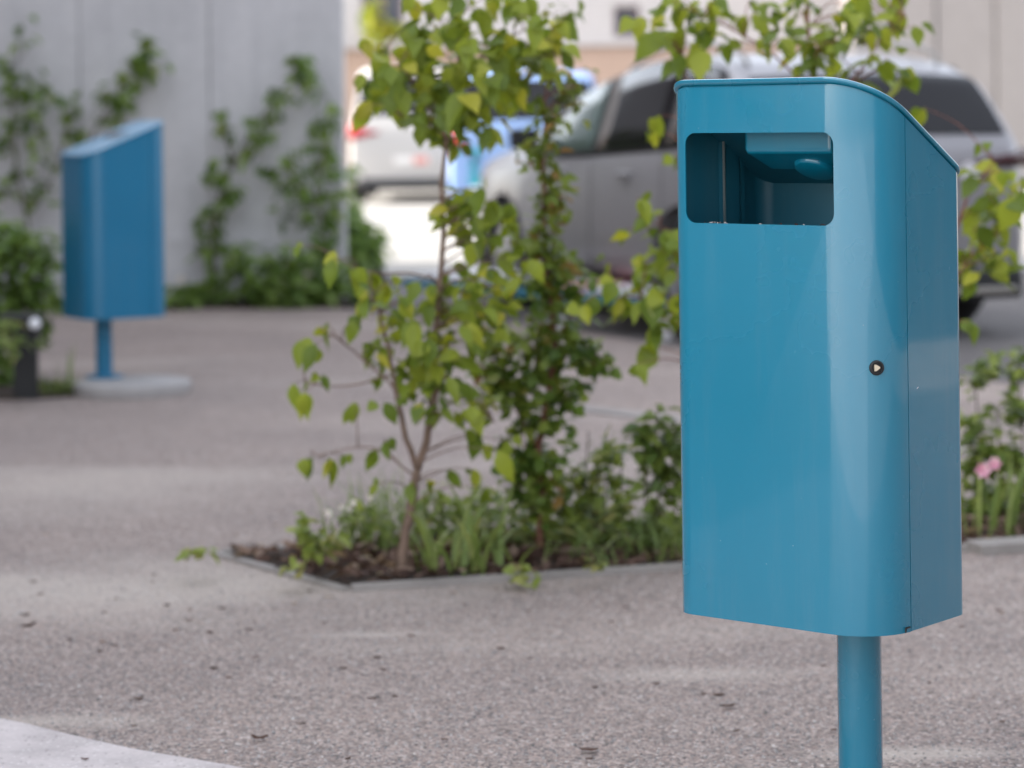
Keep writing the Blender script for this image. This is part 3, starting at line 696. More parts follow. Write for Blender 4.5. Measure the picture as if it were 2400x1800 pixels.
pr = P(966, 400, d=35); C3.build('parked_van', 'white van seen from the rear, standing beyond the concrete wall', (pr.x, pr.y + 2.25, 0), radians(90), M['white_paint'])
v4 = dict(v3); v4.update(lampm='red', plate=.55, zt=[(a, b * .90) if b > 1.2 else (a, b) for a, b in v3['zt']], taillight=lambda sd: (.66, .84, .80, 1.05, .95))
C4 = Car(v4)
pr = P(1236, 400, d=28); T4 = C4.build('parked_van', 'light blue van with a teal emblem, behind the grey crossover', (pr.x, pr.y + 2.25, 0), radians(90), M['light_blue_paint'])
mb = MB()
for a, (dx, dz, s1, s2) in enumerate(((0, 0, .05, .30), (0, .02, .26, .05), (.0, -.22, .16, .12), (.1, .12, .12, .05))):
    mb.box((-2.262, .58 + dx, .72 + dz), (.008, s2 if a % 2 else s1, s1 if a % 2 else s2), 0, Matrix.Rotation(.5 * a, 3, 'X'))
mb.obj('emblem', M['teal'], T4)

# ------------------------------------------------------------------ plants
def leaf(mb, base, d, n, ln, wd, t, curl=.25, fold=.25, wav=0):
    d = d.normalized(); s = d.cross(n)
    if s.length < 1e-4: s = d.cross(Vector((.3, .5, .8)))
    s.normalize(); n = s.cross(d).normalized()
    prof = ((0, .03), (.09, .42), (.25, .88), (.44, 1.0), (.66, .74), (.85, .28), (1, 0))
    vs = []; 
    for i, (u, w_) in enumerate(prof):
        c = base + d * (ln * u) - n * (curl * ln * u * u)
        if i == len(prof) - 1: vs.append(c); break
        h = w_ * wd * .5; lift = n * (fold * h)
        vs += [c - s * h + lift, c, c + s * h + lift]
    fs = []
    k = len(prof) - 2
    for i in range(k):
        a = 3 * i; fs += [(a, a + 1, a + 4, a + 3), (a + 1, a + 2, a + 5, a + 4)]
    a = 3 * k; fs += [(a, a + 1, a + 3), (a + 1, a + 2, a + 3)]
    mb.add(vs, fs, t)
def simple_leaf(mb, base, d, n, ln, wd, t, curl=.2, fold=.2):
    d = d.normalized(); s = d.cross(n)
    if s.length < 1e-4: s = Vector((1, 0, 0))
    s.normalize(); n = s.cross(d).normalized()
    m1 = base + d * ln * .4 + n * 0; m2 = base + d * ln * .75 - n * curl * ln * .4; tip = base + d * ln - n * curl * ln
    vs = [base, m1 - s * wd / 2 + n * fold * wd / 2, m1, m1 + s * wd / 2 + n * fold * wd / 2, m2 - s * wd * .3, m2, m2 + s * wd * .3, tip]
    mb.add(vs, [(0, 2, 1), (0, 3, 2), (1, 2, 5, 4), (2, 3, 6, 5), (4, 5, 7), (5, 6, 7)], t)
def rdir(R, droop=0):
    a = R.uniform(0, 2 * pi); e = R.gauss(-droop, .35)
    return Vector((cos(a) * cos(e), sin(a) * cos(e), sin(e)))
def stem_pts(pts, d, R, wob=0.0):
    out = []
    for i, p in enumerate(pts):
        dd = p[2] if len(p) > 2 else d
        out.append(P(p[0], p[1], d=dd))
    return out
class Plant:
    def __init__(s, seed, d): s.R = random.Random(seed); s.d = d; s.st = MB(); s.lf = MB(); s.nodes = []; s.fls = []
    def stem(s, pts, r0, r1, n=8):
        q = dense(stem_pts(pts, s.d, s.R), 4); m_ = len(q) - 1
        for i in range(1, m_): q[i] = q[i] + Vector((s.R.gauss(0, .0015), s.R.gauss(0, .002), 0))
        s.st.tube(q, [r0 + (r1 - r0) * i / m_ for i in range(m_ + 1)], n); s.nodes += q
        return q
    def near(s, p, kmax=None):
        # nearest stem point that lies lower than p, so twigs climb
        b = None; bd = 1e9
        for q in s.nodes:
            dd = (q - p).length + max(0, q.z - p.z + .03) * 2.5
            if dd < bd: bd = dd; b = q
        return b
    def twig(s, p, r=.0018, start=None):
        a = start or s.near(p); v = p - a; m_ = a + v * .5 + Vector((s.R.gauss(0, .008), s.R.gauss(0, .01), abs(v.length) * .10))
        q = dense([a, m_, p], 4); s.st.tube(q, [r * (1.5 - .9 * i / (len(q) - 1)) for i in range(len(q))], 5); return q
    def at(s, lst, ln, wd, spread=.12, droop=.75, extra=1, tint=(.2, .95), curl=.3, tw=True):
        # a leaf near every listed picture position, hanging from a twig, with mates of its own pair
        for it in lst:
            x, y = it[:2]; k = it[2] if len(it) > 2 else 1; dd = s.d + s.R.gauss(0, spread)
            p = P(x, y, d=dd); L_ = ln * k * s.R.uniform(.85, 1.15)
            base0 = p + Vector((0, 0, L_ * .5))
            q = s.twig(base0, .0016) if tw else None
            back = (base0 - s.near(base0)); back.z = 0
            for j in range(1 + extra):
                a = s.R.uniform(0, 2 * pi) if j else None
                side = Vector((s.R.uniform(-1, 1), s.R.uniform(-.8, .5), 0)) if j == 0 else Vector((cos(a), sin(a), 0))
                dr = s.R.uniform(.6, 1.6) * droop if j == 0 else s.R.uniform(.0, 1.4) * droop
                d_ = side * .55 + Vector((0, 0, -dr)) + (back.normalized() * .3 if back.length > .01 else Vector((0, 0, 0)))
                nrm = Vector((s.R.uniform(-.6, .6), -1 + s.R.uniform(-.2, .6), s.R.uniform(.1, 1.0))); 
                b_ = base0 if j == 0 else base0 + Vector((s.R.gauss(0, .012), s.R.gauss(0, .02), s.R.uniform(-.01, .012)))
                leaf(s.lf, b_, d_, nrm, L_ * (1 if j == 0 else s.R.uniform(.5, .95)), wd * k * s.R.uniform(.8, 1.1), s.R.uniform(*tint), curl * s.R.uniform(.3, 1.6), s.R.uniform(.1, .55))
    def cloud(s, x, y, rx, ry, n, ln, wd, depth=None, tint=(0, 1), simple=True, twigs=4, droop=.2, power=.5):
        px = s.d / F; dep = depth if depth is not None else rx * px * 1.0
        c = P(x, y, d=s.d)
        ends = []
        for k in range(twigs):
            a = s.R.uniform(0, 2 * pi); rr = s.R.random() ** .5
            p = c + Vector((cos(a) * rx * px * rr, s.R.uniform(-1, 1) * dep * .7, sin(a) * ry * px * rr))
            if s.nodes: ends.append(s.twig(p, .0012))
        for k in range(n):
            while True:
                v = Vector((s.R.uniform(-1, 1), s.R.uniform(-1, 1), s.R.uniform(-1, 1)))
                if v.length < 1: break
            if s.nodes and ends and s.R.random() < .6:
                q = s.R.choice(ends); p = s.R.choice(q[len(q) // 3:]) + Vector([s.R.gauss(0, .018) for _ in range(3)])
            else: p = c + Vector((v.x * rx * px, v.y * dep, v.z * ry * px))
            if p.z < .015: p.z = .015 + s.R.random() * .03
            d_ = rdir(s.R, droop); nrm = Vector((s.R.gauss(0, .5), s.R.gauss(-.3, .5), 1))
            L_ = ln * s.R.uniform(.6, 1.25); t = s.R.uniform(*tint)
            (simple_leaf if simple else leaf)(s.lf, p, d_, nrm, L_, wd * s.R.uniform(.75, 1.15), t, s.R.uniform(0, .5), s.R.uniform(0, .5))
    def blades(s, x, y, n, h, wd, spread=.05, lean=.5, tint=(0, 1)):
        for k in range(n):
            b = G(x, y) + Vector((s.R.gauss(0, spread), s.R.gauss(0, spread), .01)); a = s.R.uniform(0, 2 * pi); le = s.R.uniform(.45, 1.25) * lean
            hh = h * s.R.uniform(.55, 1.15); dv = Vector((cos(a), sin(a), 0)); sv = Vector((-sin(a), cos(a), 0)); ww = wd * s.R.uniform(.7, 1.2)
            vs = []; m_ = 6
            for i in range(m_ + 1):
                u = i / m_; c = b + dv * (le * hh * u ** 1.6) + Vector((0, 0, hh * (u - .55 * le * u ** 2.6))); wv = ww * .5 * (1 - u ** 2.2) * (.6 + .4 * min(1, u * 3))
                vs += [c - sv * wv, c + sv * wv]
            s.lf.add(vs, [(2 * i, 2 * i + 1, 2 * i + 3, 2 * i + 2) for i in range(m_)], s.R.uniform(*tint))
    def flower(s, x, y, r, n=6, k=1):
        for q in range(k):
            s.fls.append(MB()); fl = s.fls[-1]
            c = P(x, y, d=s.d) + Vector((s.R.gauss(0, .012), s.R.gauss(0, .02), s.R.gauss(0, .01))) * (0 if k == 1 else 1)
            for j in range(n):
                a = 2 * pi * j / n; d_ = Vector((cos(a), -.5, sin(a))); simple_leaf(fl, c, d_, Vector((0, -1, .3)), r, r * .8, s.R.random(), .1, .1)
    def done(s, name, label, cat, lm, sm, crown='foliage', stem='stem', fm=None, group=None):
        c = s.nodes[0] if s.nodes else s.lf.v[0]
        T = thing(name, label, cat, (c.x, c.y, 0), 0, group)
        off = Vector((c.x, c.y, 0))
        for m_ in [s.st, s.lf] + s.fls: m_.v = [v - off for v in m_.v]
        if s.st.v: s.st.obj(stem, sm, T, True)
        if s.lf.v: s.lf.obj(crown, lm, T, True, True)
        for f_ in s.fls: f_.obj('flower', fm, T, True, True)
        return T

# --- sapling with broad yellow green leaves
A = Plant(11, 6.75)
A.stem([(938, 1352), (948, 1270), (963, 1180), (978, 1100)], .0150, .0115, 10)
A.stem([(978, 1100), (1005, 1010), (1022, 900), (1020, 800), (1028, 680), (1038, 560), (1035, 450), (1042, 360), (1060, 250), (1075, 120), (1080, -30)], .0110, .0032)
A.stem([(978, 1100), (945, 1000), (925, 900), (905, 800), (885, 720), (868, 670)], .0085, .0026)
A.stem([(922, 905), (860, 850), (800, 800), (748, 768)], .0035, .0016, 6)
A.stem([(915, 880), (840, 900), (770, 905), (715, 895)], .0032, .0014, 6)
A.stem([(1030, 660), (960, 640), (880, 640), (800, 610), (775, 590)], .0035, .0014, 6)
A.stem([(965, 1110), (890, 1055), (820, 1050), (745, 1070)], .0032, .0013, 6)
A.stem([(1005, 1000), (1060, 940), (1120, 940), (1160, 990)], .0038, .0016, 6)
A.stem([(1050, 330), (970, 200), (890, 140), (860, 110)], .0036, .0014, 6)
A.stem([(1052, 300), (960, 280), (890, 230)], .0032, .0014, 6)
A.stem([(1062, 240), (1130, 140), (1230, 70), (1320, 50)], .0036, .0014, 6)
A.stem([(1050, 300), (1130, 230), (1200, 200), (1270, 110)], .0036, .0014, 6)
A.stem([(1072, 120), (1030, 50), (975, 20)], .003, .0014, 6)
low = [(701, 833), (741, 842), (769, 790), (689, 931), (717, 955), (755, 900, .6), (835, 969, .8), (781, 642), (821, 664, .9), (868, 673), (905, 696), (983, 690), (1042, 682), (732, 1105, .9), (769, 1110), (807, 1082, .6), (882, 1082, .9), (905, 1058, .7), (985, 974, .9), (976, 800, 1.3), (950, 780, 1.1), (1005, 830, 1.1), (940, 730), (1000, 740), (1080, 750), (1100, 790), (1140, 760), (1160, 800, .9), (1070, 990, .9), (1103, 992, 1.1), (1120, 1050, 1.2), (1169, 1096, 1.2), (1190, 1060, .9), (1051, 1129, .8), (1112, 1124, .8), (1140, 1166, .8), (901, 974), (870, 830, .7), (890, 900, .7), (960, 880), (1020, 880), (1050, 920), (1040, 860), (975, 920), (1080, 870), (1100, 830, .8), (700, 560 + 30, .5), (860, 700, .8), (830, 780, .8), (1010, 690, .8), (1075, 640, .8), (1120, 690, .8), (960, 1160, .7), (1000, 1150, .6), (880, 1150, .5), (1150, 720, .8), (1190, 740, .8), (1050, 760, .9), (1090, 700, .8)]
A.at(low, .075, .043, .12, .8, 1)
for x, y, rx, ry, n in ((960, 780, 90, 70, 46), (1060, 800, 90, 90, 60), (1130, 740, 80, 60, 46), (1000, 900, 70, 60, 34), (1090, 930, 70, 60, 34), (1170, 640, 70, 50, 34), (1010, 700, 90, 40, 26), (900, 690, 70, 40, 18)):
    A.cloud(x, y, rx, ry, int(n * .9), .056, .032, depth=.14, tint=(.2, .98), simple=False, twigs=5, droop=.45)
top = [(965, 30), (1021, 37), (945, 100, .9), (1040, 100), (1125, 63, 1.2), (1206, 33), (1088, 30), (1254, 85), (1306, 96, 1.1), (1262, 156, 1.4), (1010, 160, 1.4), (954, 152), (884, 178, 1.2), (854, 122, .7), (902, 133, .8), (1158, 160, 1.3), (1184, 111), (1069, 67), (1095, 133), (947, 204), (891, 241), (936, 245), (865, 285), (940, 274), (1010, 256, 1.3), (988, 322, .9), (1040, 297, 1.1), (1088, 267, 1.3), (1040, 345, .9), (1080, 308), (1140, 331, .9), (1154, 222, 1.2), (1188, 215, 1.1), (1188, 260), (1214, 230, 1.1), (1114, 260), (1069, 363, .8), (1236, 22), (1290, 200, .9), (1000, 210), (1060, 190), (1120, 200), (1000, 90, .9), (1160, 20), (1100, 90), (1230, 130), (1320, 150, .7), (1110, 170), (915, 190), (1040, 15), (980, 300, .7)]
A.at(top, .082, .047, .14, .75, 2)
A.at([(1060, 505), (1040, 525, .8), (1100, 500), (1130, 480), (1160, 510, 1.1), (1120, 540), (1184, 556), (1150, 580, .8), (1200, 520, .9), (1090, 470, .8), (1110, 600), (1215, 600, .9), (1240, 640, .9), (1170, 630, .9)], .082, .055, .1, .7, 1)
for x, y, rx, ry, n in ((1050, 100, 120, 90, 44), (1180, 110, 120, 90, 44), (940, 200, 90, 80, 30), (1060, 250, 110, 80, 40), (1180, 230, 90, 60, 24), (1280, 120, 60, 70, 20), (1100, 510, 80, 50, 26)):
    A.cloud(x, y, rx, ry, n, .066, .042, depth=.2, tint=(.15, .98), simple=False, twigs=4, droop=.25)
A.done('sapling', 'slender sapling with a forked trunk and broad yellow-green leaves, in the mulch bed', 'sapling', M['leafA'], M['stemA'], 'crown', 'trunk')

# --- column of small dark leaves
B = Plant(23, 7.1)
B.stem([(1262, 1298), (1268, 1230), (1270, 1170), (1262, 1050), (1285, 930), (1300, 800), (1282, 640), (1275, 500), (1275, 380), (1278, 230), (1300, 110), (1310, 40)], .0115, .0018, 8)
B.stem([(1262, 1050), (1210, 960), (1160, 890), (1120, 850)], .004, .0015, 6)
B.stem([(1290, 880), (1340, 820), (1385, 830), (1410, 860)], .0035, .0014, 6)
B.stem([(1270, 1160), (1240, 1100), (1225, 1010)], .004, .0018, 6)
B.stem([(1298, 800), (1340, 740), (1350, 690)], .0035, .0014, 6)
for x, y, rx, ry, n in ((1250, 1120, 75, 70, 150), (1255, 1030, 85, 80, 220), (1265, 940, 95, 80, 240), (1300, 850, 90, 75, 220), (1330, 770, 60, 75, 170), (1300, 690, 70, 60, 120), (1390, 850, 45, 55, 60), (1210, 1110, 45, 60, 80), (1190, 910, 70, 50, 90), (1150, 870, 55, 40, 50), (1280, 1190, 60, 40, 50), (1350, 930, 35, 50, 35)):
    B.cloud(x, y, rx * 1.12, ry, int(n * .55), .046, .036, tint=(.1, .88), droop=.3)
for x, y, rx, ry, n in ((1240, 800, 90, 60, 60), (1180, 860, 60, 50, 35), (1280, 630, 60, 50, 50), (1275, 560, 50, 50, 35), (1295, 500, 45, 50, 28), (1290, 430, 45, 45, 26), (1275, 360, 55, 40, 22), (1285, 280, 40, 40, 14), (1320, 240, 40, 40, 14), (1300, 120, 40, 60, 20), (1310, 50, 30, 40, 14), (1350, 200, 40, 50, 12), (1300, 1150, 60, 60, 30)):
    B.cloud(x, y, rx, ry, int(n * 2.1), .044, .029, tint=(.5, 1), droop=.3, twigs=6)
B.done('shrub', 'upright shrub of small dark green leaves with a long thin shoot, beside the sapling', 'shrub', M['leafB'], M['stemB'])

# --- shrub with large leaves behind the bin
C = Plant(31, 6.9)
C.stem([(1700, 1322), (1690, 1100), (1650, 800), (1620, 500), (1610, 250), (1600, 130)], .010, .002)
C.stem([(1900, 1310), (1890, 1000), (1880, 600), (1896, 300), (1902, 160), (1890, -10)], .010, .004)
C.stem([(2130, 1300), (2160, 1000), (2200, 700), (2260, 480), (2330, 380)], .009, .002)
C.stem([(1895, 300), (1990, 200), (2060, 100), (2120, 40)], .004, .0015, 6)
C.stem([(1890, 200), (1800, 120), (1700, 60), (1640, 40)], .004, .0015, 6)
C.stem([(1650, 800), (1580, 740), (1500, 700), (1420, 700)], .004, .0015, 6)
C.stem([(1640, 700), (1590, 560), (1500, 510)], .003, .0013, 6)
C.stem([(2200, 700), (2280, 600), (2370, 520)], .003, .0013, 6)
C.at([(1521, 734, 1.2), (1460, 729, 1.1), (1545, 809, .8), (1535, 850, 1.1), (1493, 880, .7), (1400, 722, .8), (1516, 654, 1.1), (1546, 300, .8), (1540, 330, .6), (1497, 500, .8), (1534, 536, .9), (1580, 385, .6), (1560, 570), (1545, 610, .8), (1500, 620, .7), (1580, 660), (1370, 740, .7), (1440, 690, .8), (1590, 720), (1430, 640, .6), (1470, 560, .6)], .085, .058, .12, .75, 1)
C.at([(1505, 70, .9), (1592, 50, .7), (1659, 46, .8), (1546, 120, 1.1), (1605, 112, 1.2), (1659, 95), (1713, 129, .9), (1646, 158, 1.2), (1600, 160, .9), (1763, 70, .9), (1833, 120, .7), (2004, 25, 1.1), (2037, 33, 1.1), (2104, 12), (2100, 58), (2145, 87, .7), (2000, 120, .8), (2062, 104, .8), (1958, 170, .9), (2083, 175), (2130, 200, .8), (2112, 212), (2166, 287, .8), (1990, 70, .9), (1680, 20, .7), (1560, 30, .6)], .090, .056, .12, .8, 1)
C.at([(1860, 60, .7), (1900, 40, .6), (1930, 90, .7), (1870, 110, .6), (1950, 60, .7), (1840, 30, .6), (1790, 110, .6), (1910, 130, .6), (1960, 120, .6), (1760, 20, .6), (1880, 10, .7), (1740, 60, .6), (1820, 80, .6), (1980, 30, .6), (2060, 10, .7)], .075, .04, .15, .5, 2, (.1, .8))
C.at([(2313, 488), (2288, 519), (2385, 507, 1.1), (2294, 563), (2269, 620), (2313, 651, 1.1), (2275, 682), (2332, 425, .8), (2272, 783, .7), (2291, 353, .5), (2350, 420, .6), (2340, 560, .8), (2300, 600), (2285, 450, .8), (2390, 440, .6)], .085, .058, .12, .75, 1)
for x, y, rx, ry, n in ((1600, 90, 110, 70, 44), (1840, 70, 120, 70, 60), (2030, 50, 100, 60, 40), (2080, 170, 70, 50, 16), (2310, 560, 60, 120, 44), (2330, 430, 70, 40, 16), (1510, 700, 90, 70, 34), (1530, 560, 60, 60, 16)):
    C.cloud(x, y, rx, ry, n, .062, .036, depth=.2, tint=(.15, .95), simple=False, twigs=4, droop=.3)
C.done('shrub', 'tall shrub with large pale green leaves growing behind the foreground bin', 'shrub', M['leafA'], M['stemB'])

# --- border plants in the mulch bed
def border(seed, d, items, label, cat='plant', name='border_plant', lm='leafC', fl=None, fm=None, stems=(), group=None):
    p = Plant(seed, d)
    for st in stems: p.stem(st, .003, .0015, 5)
    for it in items:
        k = it[0]
        if k == 'c': p.cloud(*it[1:7], **(it[7] if len(it) > 7 else {}))
        elif k == 'g': p.blades(*it[1:6], **(it[6] if len(it) > 6 else {}))
        elif k == 'c2': p.cloud(*it[1:8])
    for f in (fl or []): p.flower(*f)
    p.done(name, label, cat, M[lm], M['stemG'], fm=M[fm] if fm else None)
def cl(p, lst, ln, wd, tint=(0, 1), droop=.1, tw=3):
    for x, y, rx, ry, n in lst: p.cloud(x, y, rx, ry, n, ln, wd, tint=tint, droop=droop, twigs=tw)
p = Plant(41, 6.75); p.stem([(745, 1290), (750, 1250), (765, 1205)], .002, .001, 5); p.stem([(745, 1290), (790, 1230), (835, 1180)], .002, .001, 5); p.stem([(745, 1290), (720, 1265), (700, 1240)], .002, .001, 5)
cl(p, [(760, 1275, 50, 28, 30), (740, 1250, 35, 25, 16), (700, 1250, 20, 20, 8)], .05, .034, (.4, 1), .1, 2)
for f in ((769, 1202, .014), (829, 1178, .011), (820, 1192, .010), (868, 1165, .010), (800, 1188, .008)): p.flower(*f)
p.done('flowering_plant', 'low pale plant with small whitish flowers at the left end of the mulch bed', 'flowering plant', M['leafC'], M['stemG'], fm=M['white_petal'])
p = Plant(42, 7.0)
for x, y, n, h in ((830, 1300, 26, .22), (870, 1296, 30, .26), (905, 1300, 34, .3), (930, 1290, 26, .3)): p.blades(x, y, n, h, .006, spread=.05, lean=.7, tint=(0, .8))
p.done('grass_tuft', 'fine dark grass tuft left of the sapling trunk', 'grass tuft', M['grass'], M['stemG'], 'blades')
p = Plant(43, 6.8)
for x, y, n, h, w_ in ((1035, 1350, 7, .30, .018), (1080, 1345, 9, .34, .02), (1130, 1352, 8, .30, .022), (1180, 1345, 6, .24, .018), (1010, 1340, 5, .2, .014)): p.blades(x, y, n, h, w_, spread=.035, lean=.75, tint=(.3, .95))
p.done('strap_leaf_plant', 'clump of broad arching strap leaves right of the sapling trunk', 'plant', M['grass'], M['stemG'], 'blades')
p = Plant(44, 6.85)
for x, y, n, h in ((1390, 1330, 14, .2), (1450, 1326, 20, .24), (1510, 1322, 22, .24), (1570, 1318, 24, .22)): p.blades(x, y, n, h, .007, spread=.06, lean=1.3, tint=(.1, .9))
p.done('grass_tuft', 'arching grey-green grass tuft at the bed edge, left of the foreground bin', 'grass tuft', M['grass'], M['stemG'], 'blades')
p = Plant(45, 7.35)
for x, y, n, h in ((1040, 1285, 12, .2), (1110, 1280, 16, .24), (1180, 1278, 14, .22), (1330, 1270, 16, .26), (1400, 1268, 16, .26)): p.blades(x, y, n, h, .007, spread=.08, lean=1.1, tint=(0, .8))
p.done('grass_tuft', 'loose green grass growing between the sapling and the dark shrub', 'grass tuft', M['grass'], M['stemG'], 'blades')
p = Plant(48, 7.2)
cl(p, [(850, 1235, 60, 45, 40), (930, 1240, 50, 50, 34), (1030, 1215, 60, 50, 60), (1110, 1200, 60, 50, 60), (1180, 1215, 60, 60, 70), (1230, 1260, 60, 35, 50), (1330, 1265, 70, 40, 70), (1100, 1270, 80, 25, 50), (1000, 1160, 40, 30, 12)], .05, .026, (.2, 1), -.2, 0)
p.done('ground_cover_plant', 'loose low leafy plants filling the back of the bed behind the two trunks', 'plant', M['leafC'], M['stemG'])
p = Plant(46, 7.15)
for x, y0, y1 in ((1375, 1290, 1010), (1420, 1290, 1060), (1455, 1290, 1040), (1400, 1290, 1130)): p.stem([(x - 6, y0), (x - 2, (y0 + y1) / 2), (x + 4, y1)], .0035, .002, 6)
cl(p, [(1425, 1070, 26, 40, 36), (1430, 1130, 30, 60, 46), (1375, 1100, 30, 60, 36), (1440, 1200, 40, 60, 50), (1360, 1180, 45, 55, 60), (1395, 1240, 70, 45, 80), (1330, 1230, 50, 45, 50)], .055, .026, (.1, 1), -.4, 3)
p.done('border_plant', 'leafy border plant with upright stems between the dark shrub and the bin', 'plant', M['leafC'], M['stemG'])
p = Plant(47, 7.1)
for x, y0, y1 in ((1540, 1290, 960), (1580, 1290, 980), (1510, 1290, 1040), (1600, 1290, 1050)): p.stem([(x, y0), (x + 4, (y0 + y1) / 2), (x, y1)], .0035, .002, 6)
cl(p, [(1545, 1030, 45, 45, 50), (1580, 1080, 45, 50, 60), (1500, 1010, 30, 30, 14), (1560, 1180, 45, 60, 50), (1530, 1250, 60, 40, 60), (1590, 1250, 50, 50, 60), (1565, 990, 40, 25, 24)], .058, .034, (0, .6), .0, 3)
p.done('border_plant', 'darker leafy border plant close against the left side of the bin', 'plant', M['leafC'], M['stemG'])
# right of the bin
p = Plant(51, 7.6)
for x, y0, y1 in ((2290, 1260, 880), (2340, 1260, 960), (2390, 1260, 850)): p.stem([(x, y0), (x + 6, (y0 + y1) / 2), (x - 4, y1)], .0035, .002, 6)
cl(p, [(2300, 880, 45, 60, 40), (2385, 860, 40, 45, 34), (2290, 980, 40, 45, 30), (2380, 960, 45, 50, 34), (2330, 1050, 70, 45, 80), (2290, 1120, 45, 50, 60), (2380, 1110, 45, 60, 80), (2320, 1200, 80, 50, 90), (2440, 1000, 60, 150, 100)], .058, .032, (0, .9), .0, 3)
p.d = 7.0; p.flower(2303, 1102, .026, 6, 1); p.flower(2330, 1086, .022, 6, 1)
p.done('flowering_plant', 'leafy bush with a pink flower in the bed right of the bin', 'flowering plant', M['leafC'], M['stemG'], fm=M['pink'])
p = Plant(52, 7.1)
for x, y, n, h, w_ in ((2285, 1268, 9, .28, .014), (2340, 1264, 9, .26, .016), (2385, 1262, 9, .28, .014), (2450, 1258, 8, .3, .016)): p.blades(x, y, n, h, w_, spread=.04, lean=.4, tint=(.2, .9))
p.done('strap_leaf_plant', 'upright strap leaves at the kerb right of the bin', 'plant', M['grass'], M['stemG'], 'blades')
p = Plant(53, 6.75)
cl(p, [(480, 1292, 22, 8, 12), (452, 1296, 12, 6, 6)], .04, .026, (.6, 1), .1, 0)
p.done('weed', 'tiny pale green weed at the left tip of the mulch bed', 'weed', M['leafC'], M['stemG'])
p = Plant(54, 6.6)
cl(p, [(1230, 1350, 40, 22, 16), (690, 1330, 30, 12, 8), (1400, 1325, 30, 12, 8)], .04, .03, (.6, 1), .0, 0)
p.done('weed', 'small yellow-green weeds on the mulch by the bed edge', 'weed', M['leafC'], M['stemG'])

# --- climbers on the wall
def climber(seed, stems, clouds, label, d=16.75, sm=None, name='climbing_plant'):
    p = Plant(seed, d)
    for st in stems: p.stem(st, .012, .004, 6)
    for x, y, rx, ry, n in clouds: p.cloud(x, y, rx, ry, int(n * .45), .10, .066, depth=.14, tint=(0, .95), twigs=3, droop=.5)
    p.done(name, label, 'climbing plant', M['leafBG'], M['stemG'])
climber(61, [[(60, 700), (70, 560), (40, 400), (30, 250), (40, 150)], [(70, 500), (130, 400), (170, 260)]],
    [(15, 190, 40, 60, 70), (76, 195, 45, 50, 40), (60, 90, 30, 20, 10), (170, 262, 28, 55, 60), (110, 235, 45, 40, 40), (35, 300, 60, 60, 80), (95, 340, 40, 60, 30), (50, 430, 75, 40, 80), (100, 470, 50, 30, 24), (20, 130, 40, 20, 12), (55, 30, 18, 30, 8)], 'leafy climber on the wall at the far left, above the bollard light')
climber(62, [[(200, 690), (210, 500), (215, 330), (245, 270), (275, 220), (310, 160), (345, 95)]],
    [(334, 118, 30, 42, 60), (340, 170, 24, 30, 34), (296, 192, 24, 36, 36), (266, 228, 30, 26, 34), (240, 272, 55, 18, 36), (318, 245, 10, 22, 12), (384, 150, 10, 12, 8), (240, 215, 14, 12, 10)], 'thin climber leaning up the wall behind the distant blue bin')
climber(63, [[(500, 700), (500, 560), (520, 440), (570, 340), (610, 280), (660, 220), (690, 160)], [(550, 400), (530, 320), (510, 260)]],
    [(695, 150, 40, 32, 60), (715, 180, 28, 24, 24), (660, 232, 42, 22, 36), (610, 300, 55, 34, 64), (577, 345, 20, 30, 26), (530, 300, 36, 22, 22), (513, 395, 36, 30, 50), (545, 440, 32, 34, 44), (493, 515, 46, 44, 70), (500, 590, 42, 60, 90), (518, 266, 20, 18, 14), (640, 255, 30, 24, 20), (520, 660, 60, 40, 60)], 'climber zigzagging up the wall between the distant bin and the wall end')
climber(64, [[(770, 700), (765, 560), (740, 440), (765, 340), (770, 230)], [(740, 480), (690, 420), (660, 380)]],
    [(770, 255, 36, 40, 40), (740, 215, 30, 16, 14), (745, 320, 30, 40, 34), (684, 425, 56, 40, 70), (665, 494, 46, 24, 36), (785, 380, 32, 55, 54), (775, 460, 36, 30, 40), (765, 530, 46, 55, 80), (690, 370, 30, 26, 20), (620, 400, 30, 16, 14), (750, 600, 55, 40, 60)], 'denser climber near the right end of the concrete wall')
p = Plant(65, 16.5)
for x, y, rx, ry, n in ((420, 690, 50, 26, 50), (600, 660, 70, 50, 130), (560, 610, 40, 40, 50), (680, 630, 60, 60, 130), (740, 670, 60, 45, 110), (800, 660, 55, 50, 90), (860, 690, 55, 30, 50), (650, 700, 120, 20, 90), (460, 700, 90, 18, 60)): p.cloud(x, y, rx, ry, n, .10, .06, depth=.3, tint=(0, .8), twigs=0, droop=0)
for x, y in ((672, 620), (708, 655), (637, 685), (660, 660), (425, 655), (720, 640)): p.flower(x, y, .04, 5)
p.done('low_shrub', 'low mixed planting with faint pink flowers along the foot of the concrete wall', 'shrub', M['leafBG'], M['stemG'], fm=M['white_petal'])
p = Plant(66, 11.9)
for x, y, rx, ry, n in ((40, 640, 90, 90, 260), (90, 700, 55, 60, 120), (10, 740, 60, 70, 150), (-60, 600, 90, 120, 200), (30, 560, 90, 40, 90), (100, 600, 40, 50, 60), (20, 850, 30, 50, 50), (-40, 850, 50, 80, 120), (60, 790, 60, 40, 60), (10, 910, 20, 20, 16)): p.cloud(x, y, rx, ry, n, .075, .045, depth=.2, tint=(0, .85), twigs=0, droop=.1)
p.done('shrub', 'dark green shrub behind the bollard light at the left edge', 'shrub', M['leafBG'], M['stemG'])
p = Plant(67, 11.05)
for x, y, rx, ry, n in ((15, 770, 26, 26, 26), (28, 820, 20, 30, 16), (60, 800, 14, 12, 6)): p.cloud(x, y, rx, ry, n, .06, .036, depth=.05, tint=(.3, 1), twigs=0, droop=.1)
